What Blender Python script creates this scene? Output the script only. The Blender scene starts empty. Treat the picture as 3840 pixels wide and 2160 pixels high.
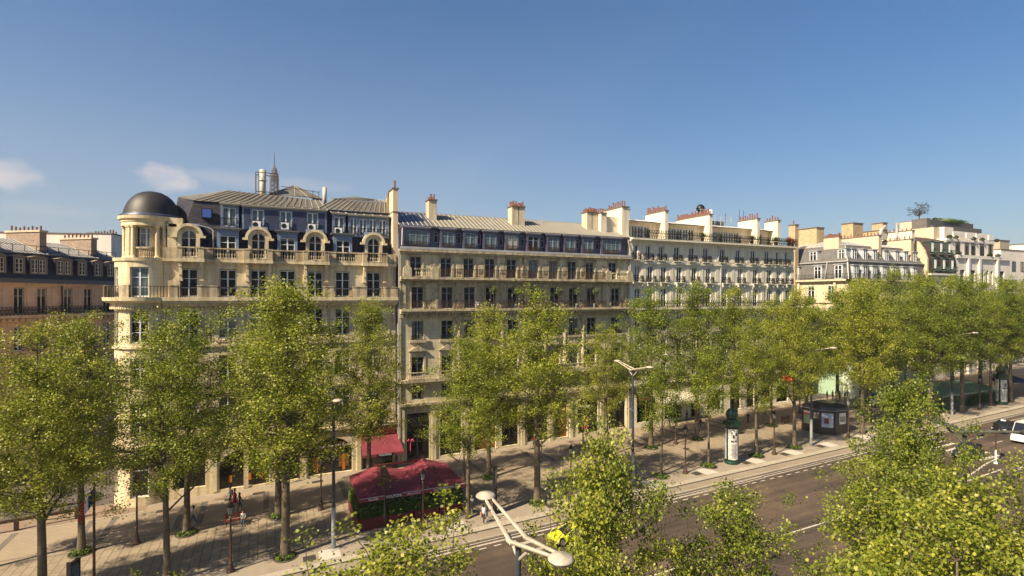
import bpy, math, random
import numpy as np
from mathutils import Vector, Matrix, Quaternion
R=math.radians
sc=bpy.context.scene
COL=sc.collection
# ---------------- camera ----------------
PHI=R(24.618); CZ=20.0
cd=bpy.data.cameras.new('camera'); cam=bpy.data.objects.new('camera',cd); COL.objects.link(cam)
cam.location=(0,0,CZ); cam.rotation_euler=(R(90),0,-PHI)
cd.sensor_width=36; cd.lens=18.816; cd.shift_y=.0086; cd.clip_start=.5; cd.clip_end=6000
sc.camera=cam
# ---------------- sun and sky ----------------
SD=Vector((1.09,.31,-1.0)).normalized()
sl=bpy.data.lights.new('sun','SUN'); so=bpy.data.objects.new('sun',sl); COL.objects.link(so)
sl.energy=5.0; sl.angle=R(.5); sl.color=(1,.84,.60)
so.rotation_euler=SD.to_track_quat('-Z','Y').to_euler()
W=bpy.data.worlds.new('World'); sc.world=W; W.use_nodes=True
nt=W.node_tree; nd=nt.nodes; lk=nt.links
for n in list(nd): nd.remove(n)
out=nd.new('ShaderNodeOutputWorld'); bg=nd.new('ShaderNodeBackground')
sky=nd.new('ShaderNodeTexSky'); sky.sky_type='NISHITA'; sky.sun_disc=False
sky.sun_elevation=math.asin(-SD.z); sky.sun_rotation=math.atan2(-SD.x,-SD.y)
sky.air_density=1.0; sky.dust_density=1.3; sky.ozone_density=2.6; sky.altitude=50
tc=nd.new('ShaderNodeTexCoord')
def vm(op,a,b=None):
    n=nd.new('ShaderNodeVectorMath'); n.operation=op
    for i,x in enumerate((a,b)):
        if x is None: continue
        if hasattr(x,'is_linked') or hasattr(x,'links'): lk.new(x,n.inputs[i])
        else: n.inputs[i].default_value=x
    return n
def mm(op,a,b=0.0,c=0.0,clamp=False):
    n=nd.new('ShaderNodeMath'); n.operation=op; n.use_clamp=clamp
    for i,x in enumerate((a,b,c)):
        if hasattr(x,'links'): lk.new(x,n.inputs[i])
        else: n.inputs[i].default_value=x
    return n.outputs[0]
nrm=vm('NORMALIZE',tc.outputs['Generated']).outputs[0]
sep=nd.new('ShaderNodeSeparateXYZ'); lk.new(nrm,sep.inputs[0])
az=mm('ARCTAN2',sep.outputs[0],sep.outputs[1]); el=mm('ARCSINE',sep.outputs[2])
cx_=nd.new('ShaderNodeCombineXYZ'); lk.new(az,cx_.inputs[0]); lk.new(el,cx_.inputs[1])
def noise(scale,det,stretch):
    mp=nd.new('ShaderNodeMapping'); mp.inputs['Scale'].default_value=stretch; lk.new(cx_.outputs[0],mp.inputs[0])
    n=nd.new('ShaderNodeTexNoise'); n.inputs['Scale'].default_value=scale; n.inputs['Detail'].default_value=det; n.inputs['Roughness'].default_value=.55
    lk.new(mp.outputs[0],n.inputs['Vector']); return n.outputs['Fac']
N1=noise(26,5,(1,1.6,1)); N2=noise(7,5,(1,5,1))
def blob(a,e,wa,we,gain,nz,amp):
    x=mm('DIVIDE',mm('SUBTRACT',az,R(a)),R(wa)); y=mm('DIVIDE',mm('SUBTRACT',el,R(e)),R(we))
    r=mm('ADD',mm('MULTIPLY',x,x),mm('MULTIPLY',y,y))
    v=mm('SUBTRACT',1.0,r); v=mm('ADD',v,mm('MULTIPLY',mm('SUBTRACT',nz,.5),amp))
    return mm('MULTIPLY',v,gain,clamp=True)
# azimuth is measured clockwise from +Y in world space
c1=blob(-19.2,9.5,3.4,1.25,.75,N1,3.0); c2=blob(-8.0,10.5,2.6,1.35,.85,N1,2.6); c3=blob(0,11.0,9.5,.9,.28,N2,2.4); c4=blob(-16.5,7.0,4,.6,.2,N2,2.0); c5=blob(-30,9.0,5,1.6,.8,N1,2.2)
cl=mm('MAXIMUM',mm('MAXIMUM',c1,c2),mm('MAXIMUM',mm('MAXIMUM',c3,c4),c5))
hs=nd.new('ShaderNodeHueSaturation'); hs.inputs['Saturation'].default_value=1.48; hs.inputs['Value'].default_value=.70
lk.new(sky.outputs[0],hs.inputs['Color'])
hz=nd.new('ShaderNodeMixRGB'); lk.new(mm('MULTIPLY',mm('POWER',2.718,mm('MULTIPLY',mm('MAXIMUM',el,0.0),-4.6)),.85),hz.inputs[0]); lk.new(hs.outputs[0],hz.inputs[1]); hz.inputs[2].default_value=(2.6,2.75,2.95,1)   # pale dusty air towards the horizon
mx=nd.new('ShaderNodeMixRGB'); lk.new(mm('MULTIPLY',cl,.62),mx.inputs[0]); lk.new(hz.outputs[0],mx.inputs[1]); mx.inputs[2].default_value=(4.9,4.2,4.0,1)
lk.new(mx.outputs[0],bg.inputs['Color']); bg.inputs['Strength'].default_value=.078
lk.new(bg.outputs[0],out.inputs['Surface'])
sc.view_settings.view_transform='Standard'; sc.view_settings.look='None'; sc.view_settings.exposure=1.15; sc.view_settings.gamma=1
sc.cycles.max_bounces=6; sc.cycles.diffuse_bounces=4; sc.cycles.glossy_bounces=2; sc.cycles.transmission_bounces=3; sc.cycles.transparent_max_bounces=4
rnd=random.Random(7)
def gz(x): return .0301*max(-60,min(300,x))
# ---------------- materials ----------------
MATS={}
def mat(name,c,rough=.8,var=.12,scale=1.5,c2=None,metal=0,spec=.4,bump=0,bscale=30,brick=None,trans=0,emit=None,streak=0,stain=None):
    if name in MATS: return MATS[name]
    m=bpy.data.materials.new(name); m.use_nodes=True; t=m.node_tree; b=t.nodes['Principled BSDF']
    b.inputs['Roughness'].default_value=rough; b.inputs['Metallic'].default_value=metal; b.inputs['Specular IOR Level'].default_value=spec
    co=t.nodes.new('ShaderNodeTexCoord'); 
    c2=c2 or tuple(x*(1-2*var) for x in c); 
    no=t.nodes.new('ShaderNodeTexNoise'); no.inputs['Scale'].default_value=scale; no.inputs['Detail'].default_value=6; no.inputs['Roughness'].default_value=.65
    t.links.new(co.outputs['Object'],no.inputs['Vector'])
    ra=t.nodes.new('ShaderNodeValToRGB'); ra.color_ramp.elements[0].position=.32; ra.color_ramp.elements[1].position=.68
    ra.color_ramp.elements[0].color=(*c2,1); ra.color_ramp.elements[1].color=(*c,1); t.links.new(no.outputs['Fac'],ra.inputs[0])
    col=ra.outputs[0]
    def mixc(fac,a,bc,mode='MIX'):
        x=t.nodes.new('ShaderNodeMixRGB'); x.blend_type=mode
        if hasattr(fac,'links'): t.links.new(fac,x.inputs[0])
        else: x.inputs[0].default_value=fac
        t.links.new(a,x.inputs[1])
        if hasattr(bc,'links'): t.links.new(bc,x.inputs[2])
        else: x.inputs[2].default_value=(*bc,1)
        return x.outputs[0]
    if streak or stain:
        mp=t.nodes.new('ShaderNodeMapping'); mp.inputs['Scale'].default_value=(1.6,1.6,.16); t.links.new(co.outputs['Object'],mp.inputs[0])
        n2=t.nodes.new('ShaderNodeTexNoise'); n2.inputs['Scale'].default_value=1.3; n2.inputs['Detail'].default_value=7; t.links.new(mp.outputs[0],n2.inputs['Vector'])
        r2=t.nodes.new('ShaderNodeValToRGB'); r2.color_ramp.elements[0].position=.44; r2.color_ramp.elements[1].position=.64
        r2.color_ramp.elements[0].color=(0,0,0,1); r2.color_ramp.elements[1].color=(streak or .6,)*3+(1,); t.links.new(n2.outputs['Fac'],r2.inputs[0])
        col=mixc(r2.outputs[0],col,stain or tuple(x*.45 for x in c))
    if brick:
        kind,bw,bh,mort,mc=brick[:5]
        s=t.nodes.new('ShaderNodeSeparateXYZ'); t.links.new(co.outputs['Object'],s.inputs[0]); cb=t.nodes.new('ShaderNodeCombineXYZ')
        if kind=='wall':
            ad=t.nodes.new('ShaderNodeMath'); t.links.new(s.outputs[0],ad.inputs[0]); t.links.new(s.outputs[1],ad.inputs[1])
            t.links.new(ad.outputs[0],cb.inputs[0]); t.links.new(s.outputs[2],cb.inputs[1])
        else:
            a,bq=(0,1) if kind=='floor' else (1,0)
            t.links.new(s.outputs[a],cb.inputs[0]); t.links.new(s.outputs[bq],cb.inputs[1])
        bt=t.nodes.new('ShaderNodeTexBrick'); bt.inputs['Scale'].default_value=1; bt.inputs['Brick Width'].default_value=bw; bt.inputs['Row Height'].default_value=bh
        bt.inputs['Mortar Size'].default_value=mort; bt.inputs['Mortar Smooth'].default_value=.3; bt.inputs['Bias'].default_value=0
        bt.inputs['Color1'].default_value=(1,1,1,1); v=brick[5] if len(brick)>5 else .88; bt.inputs['Color2'].default_value=(v,v,v,1); bt.inputs['Mortar'].default_value=(mc,mc,mc,1)
        if len(brick)>6: bt.offset=brick[6]
        t.links.new(cb.outputs[0],bt.inputs['Vector']); col=mixc(1.0,col,bt.outputs['Color'],'MULTIPLY')
    t.links.new(col,b.inputs['Base Color'])
    if bump:
        n3=t.nodes.new('ShaderNodeTexNoise'); n3.inputs['Scale'].default_value=bscale; n3.inputs['Detail'].default_value=4; t.links.new(co.outputs['Object'],n3.inputs['Vector'])
        bu=t.nodes.new('ShaderNodeBump'); bu.inputs['Strength'].default_value=bump; bu.inputs['Distance'].default_value=.05; t.links.new(n3.outputs['Fac'],bu.inputs['Height']); t.links.new(bu.outputs[0],b.inputs['Normal'])
    if emit:
        b.inputs['Emission Color'].default_value=(*emit[:3],1); b.inputs['Emission Strength'].default_value=emit[3]
    MATS[name]=m; return m
def leafmat(name,ca,cb,cc,tw=.35):
    m=bpy.data.materials.new(name); m.use_nodes=True; t=m.node_tree; b=t.nodes['Principled BSDF']; o=t.nodes['Material Output']
    b.inputs['Roughness'].default_value=.45; b.inputs['Specular IOR Level'].default_value=.35
    at=t.nodes.new('ShaderNodeAttribute'); at.attribute_name='tint'
    ra=t.nodes.new('ShaderNodeValToRGB'); e=ra.color_ramp.elements; e[0].color=(*ca,1); e[1].color=(*cc,1); e.new(.5).color=(*cb,1)
    t.links.new(at.outputs['Fac'],ra.inputs[0])
    oi=t.nodes.new('ShaderNodeObjectInfo'); hsv=t.nodes.new('ShaderNodeHueSaturation')
    ma=t.nodes.new('ShaderNodeMapRange'); ma.inputs[3].default_value=.490; ma.inputs[4].default_value=.516; t.links.new(oi.outputs['Random'],ma.inputs[0]); t.links.new(ma.outputs[0],hsv.inputs['Hue'])
    mv_=t.nodes.new('ShaderNodeMapRange'); mv_.inputs[3].default_value=1.12; mv_.inputs[4].default_value=.82; t.links.new(oi.outputs['Random'],mv_.inputs[0]); t.links.new(mv_.outputs[0],hsv.inputs['Value'])
    t.links.new(ra.outputs[0],hsv.inputs['Color']); t.links.new(hsv.outputs[0],b.inputs['Base Color'])
    tr=t.nodes.new('ShaderNodeBsdfTranslucent'); t.links.new(hsv.outputs[0],tr.inputs['Color'])
    ms=t.nodes.new('ShaderNodeMixShader'); ms.inputs[0].default_value=tw; t.links.new(b.outputs[0],ms.inputs[1]); t.links.new(tr.outputs[0],ms.inputs[2]); t.links.new(ms.outputs[0],o.inputs['Surface'])
    MATS[name]=m; return m
stA=mat('limestone warm',(.72,.61,.40),.85,.10,.6,brick=('wall',1.5,.48,.012,.72,.95),bump=.15,streak=.55,stain=(.33,.22,.12))
stA2=mat('limestone weathered',(.58,.47,.30),.9,.2,1.2,bump=.3,bscale=14,streak=.9,stain=(.15,.115,.08))
stB=mat('limestone grey beige',(.69,.60,.40),.88,.16,.7,brick=('wall',1.3,.5,.012,.75,.94),bump=.2,streak=.35,stain=(.26,.20,.12))
stB2=mat('limestone carved dark',(.58,.49,.32),.9,.28,2.5,bump=.6,bscale=9,streak=.5,stain=(.10,.08,.06))
stC=mat('limestone pale grey',(.74,.68,.54),.88,.08,.5,brick=('wall',2.2,.5,.012,.75,.96),bump=.12,streak=.25,stain=(.32,.28,.2))
stO=mat('limestone russet',(.76,.50,.31),.88,.12,.7,brick=('wall',1.5,.5,.012,.75,.95),bump=.2,streak=.3,stain=(.28,.15,.08))
stW=mat('render cream',(.74,.67,.52),.9,.06,.5,streak=.5,stain=(.42,.34,.22))
stT=mat('render tan',(.58,.46,.33),.9,.06,.6,streak=.35,stain=(.40,.30,.2))
stM=mat('render white',(.72,.67,.60),.85,.06,.6,streak=.3,stain=(.45,.4,.33))
brk=mat('brick buff',(.55,.42,.25),.9,.15,2,brick=('wall',.6,.25,.02,.7,.85),streak=.3)
brr=mat('brick pinkish',(.42,.31,.23),.9,.2,2,brick=('wall',.4,.14,.014,.6,.8))
slate=mat('slate',(.075,.062,.05),.75,.2,1.0,c2=(.025,.032,.075),brick=('wall',.3,.2,.014,.5,.65),spec=.15,bump=.2)  # sunlit brown and shaded navy are both put into the slate colour
slateb=mat('slate shaded blue',(.035,.048,.115),.65,.2,2,brick=('wall',.3,.2,.012,.55,.75),spec=.5)
slateN=mat('slate navy',(.028,.03,.055),.6,.2,1,brick=('wall',.3,.16,.012,.6,.85))
slateG=mat('slate grey',(.16,.15,.14),.6,.2,1.5,brick=('wall',.3,.2,.01,.6,.8),spec=.5,streak=.3,stain=(.1,.08,.06))
zinc=mat('zinc weathered',(.16,.148,.12),.55,.2,.7,c2=(.09,.08,.06),metal=.1,spec=.5,streak=.5,stain=(.16,.13,.10))
zincd=mat('zinc dark seam',(.10,.10,.11),.4,.1,2,metal=.3)
zincl=mat('zinc pale',(.50,.49,.47),.4,.15,.8,metal=.25,streak=.3,stain=(.3,.28,.25))
zincb=mat('zinc bluish grey',(.10,.105,.15),.35,.25,.8,c2=(.045,.05,.075),metal=.3,spec=.5)
violet=mat('violet grey paint',(.115,.105,.165),.5,.1,1)
bluep=mat('blue grey paint',(.16,.22,.33),.55,.1,1.5)
white=mat('white window paint',(.72,.74,.76),.45,.05,2)
greyw=mat('grey window paint',(.22,.27,.33),.5,.05,2)
iron=mat('wrought iron',(.010,.009,.010),.5,.1,3)
ironb=mat('rusty iron',(.07,.04,.03),.55,.3,4)
def curtain(m):
    # curtains and blinds hanging behind some of the panes: a different one for each window
    t=m.node_tree; b=t.nodes['Principled BSDF']; L=t.links; src=b.inputs['Base Color'].links[0].from_socket
    def mh(op,a,c=0.0,cl=False):
        n=t.nodes.new('ShaderNodeMath'); n.operation=op; n.use_clamp=cl
        for i,x in enumerate((a,c)):
            if hasattr(x,'links'): L.new(x,n.inputs[i])
            else: n.inputs[i].default_value=x
        return n.outputs[0]
    oi=t.nodes.new('ShaderNodeObjectInfo'); r=oi.outputs['Random']; r2=mh('FRACT',mh('MULTIPLY',r,37.7)); r3=mh('FRACT',mh('MULTIPLY',r,91.3))
    tc=t.nodes.new('ShaderNodeTexCoord'); s=t.nodes.new('ShaderNodeSeparateXYZ'); L.new(tc.outputs['Object'],s.inputs[0])
    side=mh('GREATER_THAN',mh('ABSOLUTE',s.outputs[0]),mh('ADD',.12,mh('MULTIPLY',r2,.6))); side=mh('MULTIPLY',side,mh('GREATER_THAN',r,.62))
    top=mh('MULTIPLY',mh('GREATER_THAN',s.outputs[2],mh('ADD',1.0,mh('MULTIPLY',r3,1.6))),mh('GREATER_THAN',r3,.62))
    f=mh('MULTIPLY',mh('MAXIMUM',side,top),.8)
    x=t.nodes.new('ShaderNodeMixRGB'); L.new(f,x.inputs[0]); L.new(src,x.inputs[1]); x.inputs[2].default_value=(.20,.185,.15,1); L.new(x.outputs[0],b.inputs['Base Color']); return m
def glassmat(name,c,c2,rough=.04,spec=.8,scale=.35):
    return mat(name,c,rough,.1,scale,c2=c2,spec=spec)
gD=curtain(glassmat('window glass dark',(.030,.028,.024),(.006,.006,.006),.08,.14,1.1))
gB=glassmat('window glass sky lit',(.13,.18,.20),(.03,.045,.05),.05,.5,.8)  # reflection of the sky put into the pane colour
gC=mat('window glass with curtain',(.30,.28,.22),.15,.2,1.5,c2=(.05,.05,.045),spec=.6)
gS=mat('shop glass',(.035,.03,.025),.06,.2,.6,c2=(.008,.007,.006),spec=.4)
gW=mat('window glass warm blind',(.42,.40,.30),.2,.2,1,spec=.6)
terra=mat('terracotta',(.25,.095,.055),.8,.15,6)
cap=mat('chimney cap stone',(.16,.13,.10),.9,.2,4)
blackm=mat('black metal',(.012,.012,.013),.45,.1,3)
paveS=mat('paving small slabs',(.31,.245,.17),.85,.07,.35,brick=('floor',.55,.3,.03,.72,.9),streak=0,bump=.1)
paveL=mat('paving large slabs',(.30,.24,.168),.85,.09,.3,brick=('across',1.3,.66,.05,.55,.84,.5),bump=.1)
paveD=mat('paving dark band',(.155,.13,.11),.85,.1,2,brick=('floor',.3,.2,.012,.7,.9))
paveE=mat('paving edge slabs',(.30,.25,.19),.85,.12,.6,brick=('floor',1.4,.6,.01,.8,.92))
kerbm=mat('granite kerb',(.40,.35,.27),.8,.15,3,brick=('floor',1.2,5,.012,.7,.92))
kerbf=mat('granite kerb face',(.11,.09,.075),.85,.2,4)  # darker than the kerb top: the face's shade is in the colour
asph=mat('road surface',(.125,.092,.068),.85,.18,.25,c2=(.075,.056,.043),bump=.35,bscale=60,brick=('floor',.22,.14,.02,.86,.9))
def roadwear(m):
    t=m.node_tree; b=t.nodes['Principled BSDF']; L=t.links; src=b.inputs['Base Color'].links[0].from_socket
    tc=t.nodes.new('ShaderNodeTexCoord')
    for sc3,scale,lo,hi,dark in (((.045,1.0,1),1.1,.35,.7,.62),((.12,.16,1),1.6,.45,.62,.80),((1,1,1),7.0,.3,.75,.8)):
        mp=t.nodes.new('ShaderNodeMapping'); mp.inputs['Scale'].default_value=sc3; L.new(tc.outputs['Object'],mp.inputs[0])
        n=t.nodes.new('ShaderNodeTexNoise'); n.inputs['Scale'].default_value=scale; n.inputs['Detail'].default_value=5; L.new(mp.outputs[0],n.inputs['Vector'])
        r=t.nodes.new('ShaderNodeValToRGB'); r.color_ramp.elements[0].position=lo; r.color_ramp.elements[1].position=hi; r.color_ramp.elements[0].color=(dark,dark,dark,1); r.color_ramp.elements[1].color=(1.18,1.14,1.1,1); L.new(n.outputs['Fac'],r.inputs[0])
        x=t.nodes.new('ShaderNodeMixRGB'); x.blend_type='MULTIPLY'; x.inputs[0].default_value=1; L.new(src,x.inputs[1]); L.new(r.outputs[0],x.inputs[2]); src=x.outputs[0]
    L.new(src,b.inputs['Base Color']); return m
roadwear(asph)
asphd=mat('side street asphalt',(.10,.085,.075),.9,.15,.5,bump=.3)
asphb=mat('brown asphalt',(.24,.17,.12),.9,.15,.8,bump=.2)
lanem=mat('cobbled lane',(.30,.245,.18),.85,.12,.5,brick=('floor',.16,.11,.018,.75,.88))
mark=mat('road paint',(.55,.50,.43),.8,.2,5,c2=(.34,.30,.25))
soil=mat('soil',(.06,.045,.03),.95,.2,6)
barkm=mat('plane bark',(.14,.11,.07),.85,.3,3.5,c2=(.075,.055,.035),bump=.4,bscale=12)
barkd=mat('branch bark',(.10,.075,.05),.9,.2,5)
leafA=leafmat('plane leaves',(.13,.155,.010),(.20,.24,.018),(.38,.385,.05),.34)
leafN=leafmat('plane leaves near',(.085,.115,.010),(.175,.21,.018),(.36,.35,.05),.30)
leafS=leafmat('shrub leaves',(.03,.07,.012),(.07,.13,.02),(.16,.19,.03),.25)
leafO=leafmat('olive leaves',(.10,.13,.05),(.16,.19,.08),(.24,.26,.13),.25)
awn=mat('burgundy canvas',(.23,.038,.058),.85,.1,1.2,c2=(.17,.026,.042),streak=.3,stain=(.09,.012,.02))
awnd=mat('burgundy planter paint',(.13,.012,.014),.6,.1,2)
creamc=mat('cream canvas',(.62,.55,.44),.85,.08,2)
lampw=mat('lamp ivory paint',(.46,.40,.32),.55,.12,4,streak=.5,stain=(.2,.17,.12))
lampg=mat('lamp post blue grey',(.045,.055,.07),.45,.15,2)
lampl=mat('lamp post light grey',(.28,.30,.31),.5,.15,2)
brown=mat('lamp post brown paint',(.075,.04,.028),.5,.2,4)
dkgreen=mat('dark green paint',(.008,.045,.025),.3,.2,5,spec=.6)
wood=mat('bench wood',(.20,.07,.035),.6,.2,5)
# ---------------- mesh builder ----------------
class M:
    def __init__(s,o=(0,0,0)): s.v=[];s.f=[];s.m=[];s.o=o
    def face(s,pts,m=0):
        i=len(s.v); s.v+= [(p[0]-s.o[0],p[1]-s.o[1],p[2]-s.o[2]) for p in pts]; s.f.append(tuple(range(i,i+len(pts)))); s.m.append(m)
    def hexa(s,p,m=0):   # 8 pts: bottom 4 ccw, top 4
        i=len(s.v); s.v+=[(a[0]-s.o[0],a[1]-s.o[1],a[2]-s.o[2]) for a in p]
        for q in ((3,2,1,0),(4,5,6,7),(0,1,5,4),(1,2,6,5),(2,3,7,6),(3,0,4,7)): s.f.append(tuple(i+k for k in q)); s.m.append(m)
    def box(s,x0,x1,y0,y1,z0,z1,m=0):
        s.hexa([(x0,y0,z0),(x1,y0,z0),(x1,y1,z0),(x0,y1,z0),(x0,y0,z1),(x1,y0,z1),(x1,y1,z1),(x0,y1,z1)],m)
    def obox(s,cx,cy,z0,z1,lx,ly,a,m=0):
        ca,sa=math.cos(a),math.sin(a); P=[]
        for z in (z0,z1):
            for dx,dy in ((-1,-1),(1,-1),(1,1),(-1,1)): P.append((cx+dx*lx/2*ca-dy*ly/2*sa,cy+dx*lx/2*sa+dy*ly/2*ca,z))
        s.hexa(P,m)
    def lathe(s,cx,cy,prof,n=12,m=0,a0=0,a1=2*math.pi,caps=True):
        full=abs(a1-a0-2*math.pi)<1e-6; k=n if full else n+1; i=len(s.v)
        for r,z in prof:
            for j in range(k):
                a=a0+(a1-a0)*j/n; s.v.append((cx+r*math.cos(a)-s.o[0],cy+r*math.sin(a)-s.o[1],z-s.o[2]))
        for q in range(len(prof)-1):
            for j in range(n):
                b=(j+1)%k; s.f.append((i+q*k+j,i+q*k+b,i+(q+1)*k+b,i+(q+1)*k+j)); s.m.append(m)
        if caps and full:
            if prof[0][0]>1e-4: s.f.append(tuple(i+j for j in reversed(range(k)))); s.m.append(m)
            if prof[-1][0]>1e-4: s.f.append(tuple(i+(len(prof)-1)*k+j for j in range(k))); s.m.append(m)
    def tube(s,pts,rs,n=6,m=0,cap=True):
        pts=[Vector(p) for p in pts]
        if not hasattr(rs,'__len__'): rs=[rs]*len(pts)
        i=len(s.v); up=Vector((0,0,1)); prev=None
        for q,p in enumerate(pts):
            d=(pts[min(q+1,len(pts)-1)]-pts[max(q-1,0)]).normalized()
            if prev is None: a=d.cross(up if abs(d.z)<.9 else Vector((1,0,0))).normalized()
            else: a=(prev-d*prev.dot(d)).normalized()
            prev=a; b=d.cross(a)
            for j in range(n):
                t=2*math.pi*j/n; w=p+(a*math.cos(t)+b*math.sin(t))*rs[q]; s.v.append((w.x-s.o[0],w.y-s.o[1],w.z-s.o[2]))
        for q in range(len(pts)-1):
            for j in range(n):
                b=(j+1)%n; s.f.append((i+q*n+j,i+(q+1)*n+j,i+(q+1)*n+b,i+q*n+b)); s.m.append(m)
        if cap:
            s.f.append(tuple(i+j for j in range(n))); s.m.append(m); s.f.append(tuple(i+(len(pts)-1)*n+j for j in reversed(range(n)))); s.m.append(m)
    def prism(s,poly,y0,y1,m=0):   # poly in xz, extruded along y
        i=len(s.v); n=len(poly)
        for y in (y0,y1): s.v+=[(x-s.o[0],y-s.o[1],z-s.o[2]) for x,z in poly]
        s.f.append(tuple(i+k for k in range(n))); s.f.append(tuple(i+n+k for k in reversed(range(n)))); s.m+=[m,m]
        for k in range(n): b=(k+1)%n; s.f.append((i+b,i+k,i+n+k,i+n+b)); s.m.append(m)
    def prismx(s,poly,x0,x1,m=0):  # poly in yz, extruded along x
        i=len(s.v); n=len(poly)
        for x in (x0,x1): s.v+=[(x-s.o[0],y-s.o[1],z-s.o[2]) for y,z in poly]
        s.f.append(tuple(i+k for k in reversed(range(n)))); s.f.append(tuple(i+n+k for k in range(n))); s.m+=[m,m]
        for k in range(n): b=(k+1)%n; s.f.append((i+k,i+b,i+n+b,i+n+k)); s.m.append(m)
    def mesh(s,name,mats,smooth=False):
        me=bpy.data.meshes.new(name); me.from_pydata(s.v,[],s.f)
        for x in (mats if isinstance(mats,(list,tuple)) else [mats]): me.materials.append(x)
        me.polygons.foreach_set('material_index',s.m)
        if smooth: me.polygons.foreach_set('use_smooth',[True]*len(s.f))
        me.update(); return me
    def build(s,name,mats,parent=None,loc=None,smooth=False):
        o=bpy.data.objects.new(name,s.mesh(name,mats,smooth)); COL.objects.link(o)
        if parent: o.parent=parent
        if loc: o.location=loc
        return o
def root(name,label,cat,loc=(0,0,0),rz=0,group=None,scale=None):
    o=bpy.data.objects.new(name,None); COL.objects.link(o); o.location=loc; o.rotation_euler=(0,0,rz); o['label']=label; o['category']=cat
    if group: o['group']=group
    if scale: o.scale=scale
    o.empty_display_size=.2; return o
def tag(o,label,cat,group=None):
    o['label']=label; o['category']=cat
    if group: o['group']=group
    return o
def struct(o,kind='structure'): o['kind']=kind; return o
def dup(r,loc=None,rz=None,label=None,group=None,scale=None):
    n=r.copy(); COL.objects.link(n)
    if loc is not None: n.location=loc
    if rz is not None: n.rotation_euler=(0,0,rz)
    if label: n['label']=label
    if group: n['group']=group
    if scale: n.scale=scale
    for ch in r.children:
        c=ch.copy(); COL.objects.link(c); c.parent=n
        for g in ch.children:
            d=g.copy(); COL.objects.link(d); d.parent=c
    return n
def inst(me,name,parent,loc,rz=0,scale=None):
    o=bpy.data.objects.new(name,me); COL.objects.link(o); o.parent=parent; o.location=loc; o.rotation_euler=(0,0,rz)
    if scale: o.scale=scale
    return o
def textmesh(body,size,ext=.01,m=None,parent=None,loc=(0,0,0),rot=(R(90),0,0),name='lettering',sx=1,align='CENTER'):
    c=bpy.data.curves.new('txt','FONT'); c.body=body; c.size=size; c.extrude=ext; c.align_x=align; c.align_y='CENTER'; c.resolution_u=2
    t=bpy.data.objects.new('txt',c); COL.objects.link(t); bpy.context.view_layer.update()
    me=bpy.data.meshes.new_from_object(t.evaluated_get(bpy.context.evaluated_depsgraph_get())); me.name=name
    bpy.data.objects.remove(t); me.materials.clear(); me.materials.append(m)
    o=bpy.data.objects.new(name,me); COL.objects.link(o); o.parent=parent; o.location=loc; o.rotation_euler=rot; o.scale=(sx,1,1); return o
# ---------------- ground, road, pavement ----------------
def sheet(name,x0,x1,y0,y1,dz,m,nx=None,thick=0,parent=None,pieces=None):
    b=M(); P=pieces or [(x0,x1,y0,y1)]
    for (a,c,d,e) in P:
        n=nx or max(1,int((c-a)/30))
        for i in range(n):
            u0=a+(c-a)*i/n; u1=a+(c-a)*(i+1)/n
            if thick: b.hexa([(u0,d,gz(u0)+dz-thick),(u1,d,gz(u1)+dz-thick),(u1,e,gz(u1)+dz-thick),(u0,e,gz(u0)+dz-thick),(u0,d,gz(u0)+dz),(u1,d,gz(u1)+dz),(u1,e,gz(u1)+dz),(u0,e,gz(u0)+dz)])
            else: b.face([(u0,d,gz(u0)+dz),(u1,d,gz(u1)+dz),(u1,e,gz(u1)+dz),(u0,e,gz(u0)+dz)])
    return b.build(name,m,parent)
g=M()
xs=[-2500,-60,300,3500]; ys=[-1500,-40,0,400,4000]
for i in range(3):
    for j in range(4): g.face([(xs[i],ys[j],gz(xs[i])-.45),(xs[i+1],ys[j],gz(xs[i+1])-.45),(xs[i+1],ys[j+1],gz(xs[i+1])-.45),(xs[i],ys[j+1],gz(xs[i])-.45)])
struct(g.build('ground',asphd))
struct(sheet('road',-60,300,18.5,40.4,-.17,asph,12))
struct(sheet('bike_lane',-60,300,40.4,41.75,-.10,lanem,12))
struct(sheet('lane_kerb',-60,300,40.32,40.5,-.06,kerbm,40,thick=.2))
kb=M()
for i in range(72):
    u0=-60+i*5; u1=u0+5
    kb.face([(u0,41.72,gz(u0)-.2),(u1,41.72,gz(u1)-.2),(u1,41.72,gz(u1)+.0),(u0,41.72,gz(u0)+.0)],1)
    kb.face([(u0,41.72,gz(u0)+.004),(u1,41.72,gz(u1)+.004),(u1,42.5,gz(u1)+.004),(u0,42.5,gz(u0)+.004)],0)
struct(kb.build('kerb',[kerbm,kerbf]))
struct(sheet('kerb_near',-60,300,17.8,18.52,-.03,kerbm,40,thick=.3))
struct(sheet('pavement_edge_slabs',0,0,0,0,0,paveE,pieces=[(-60,300,42.5,45.4)]))
struct(sheet('pavement_large_slabs',0,0,0,0,0,paveL,pieces=[(-60,300,45.4,53.6)]))
struct(sheet('pavement_small_slabs',0,0,0,0,0,paveS,pieces=[(-60,-10.5,53.6,60.6),(-10.5,300,53.6,61.3)]))
struct(sheet('pavement_facade_edge',0,0,0,0,0,paveE,pieces=[(-10.5,81,61.3,63),(90.3,300,61.3,63)]))
struct(sheet('pavement_near',-60,300,-8,17.8,-.03,paveL,12))
struct(sheet('side_street',0,0,0,0,-.02,asphb,pieces=[(-60,-10.5,60.6,64.5)]))
struct(sheet('side_street_roadway',0,0,0,0,-.03,asphd,pieces=[(-60,-13.6,64.5,140),(81,90.3,61.3,140)]))
struct(sheet('side_street_kerb',0,0,0,0,.03,kerbm,pieces=[(-60,-10.5,60.45,60.65)],thick=.1))
dk=[]
for k in range(-3,9):
    for o_ in (0,1.75): dk.append((-.3+7.2*k+o_,.5))
sb=M()
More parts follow.
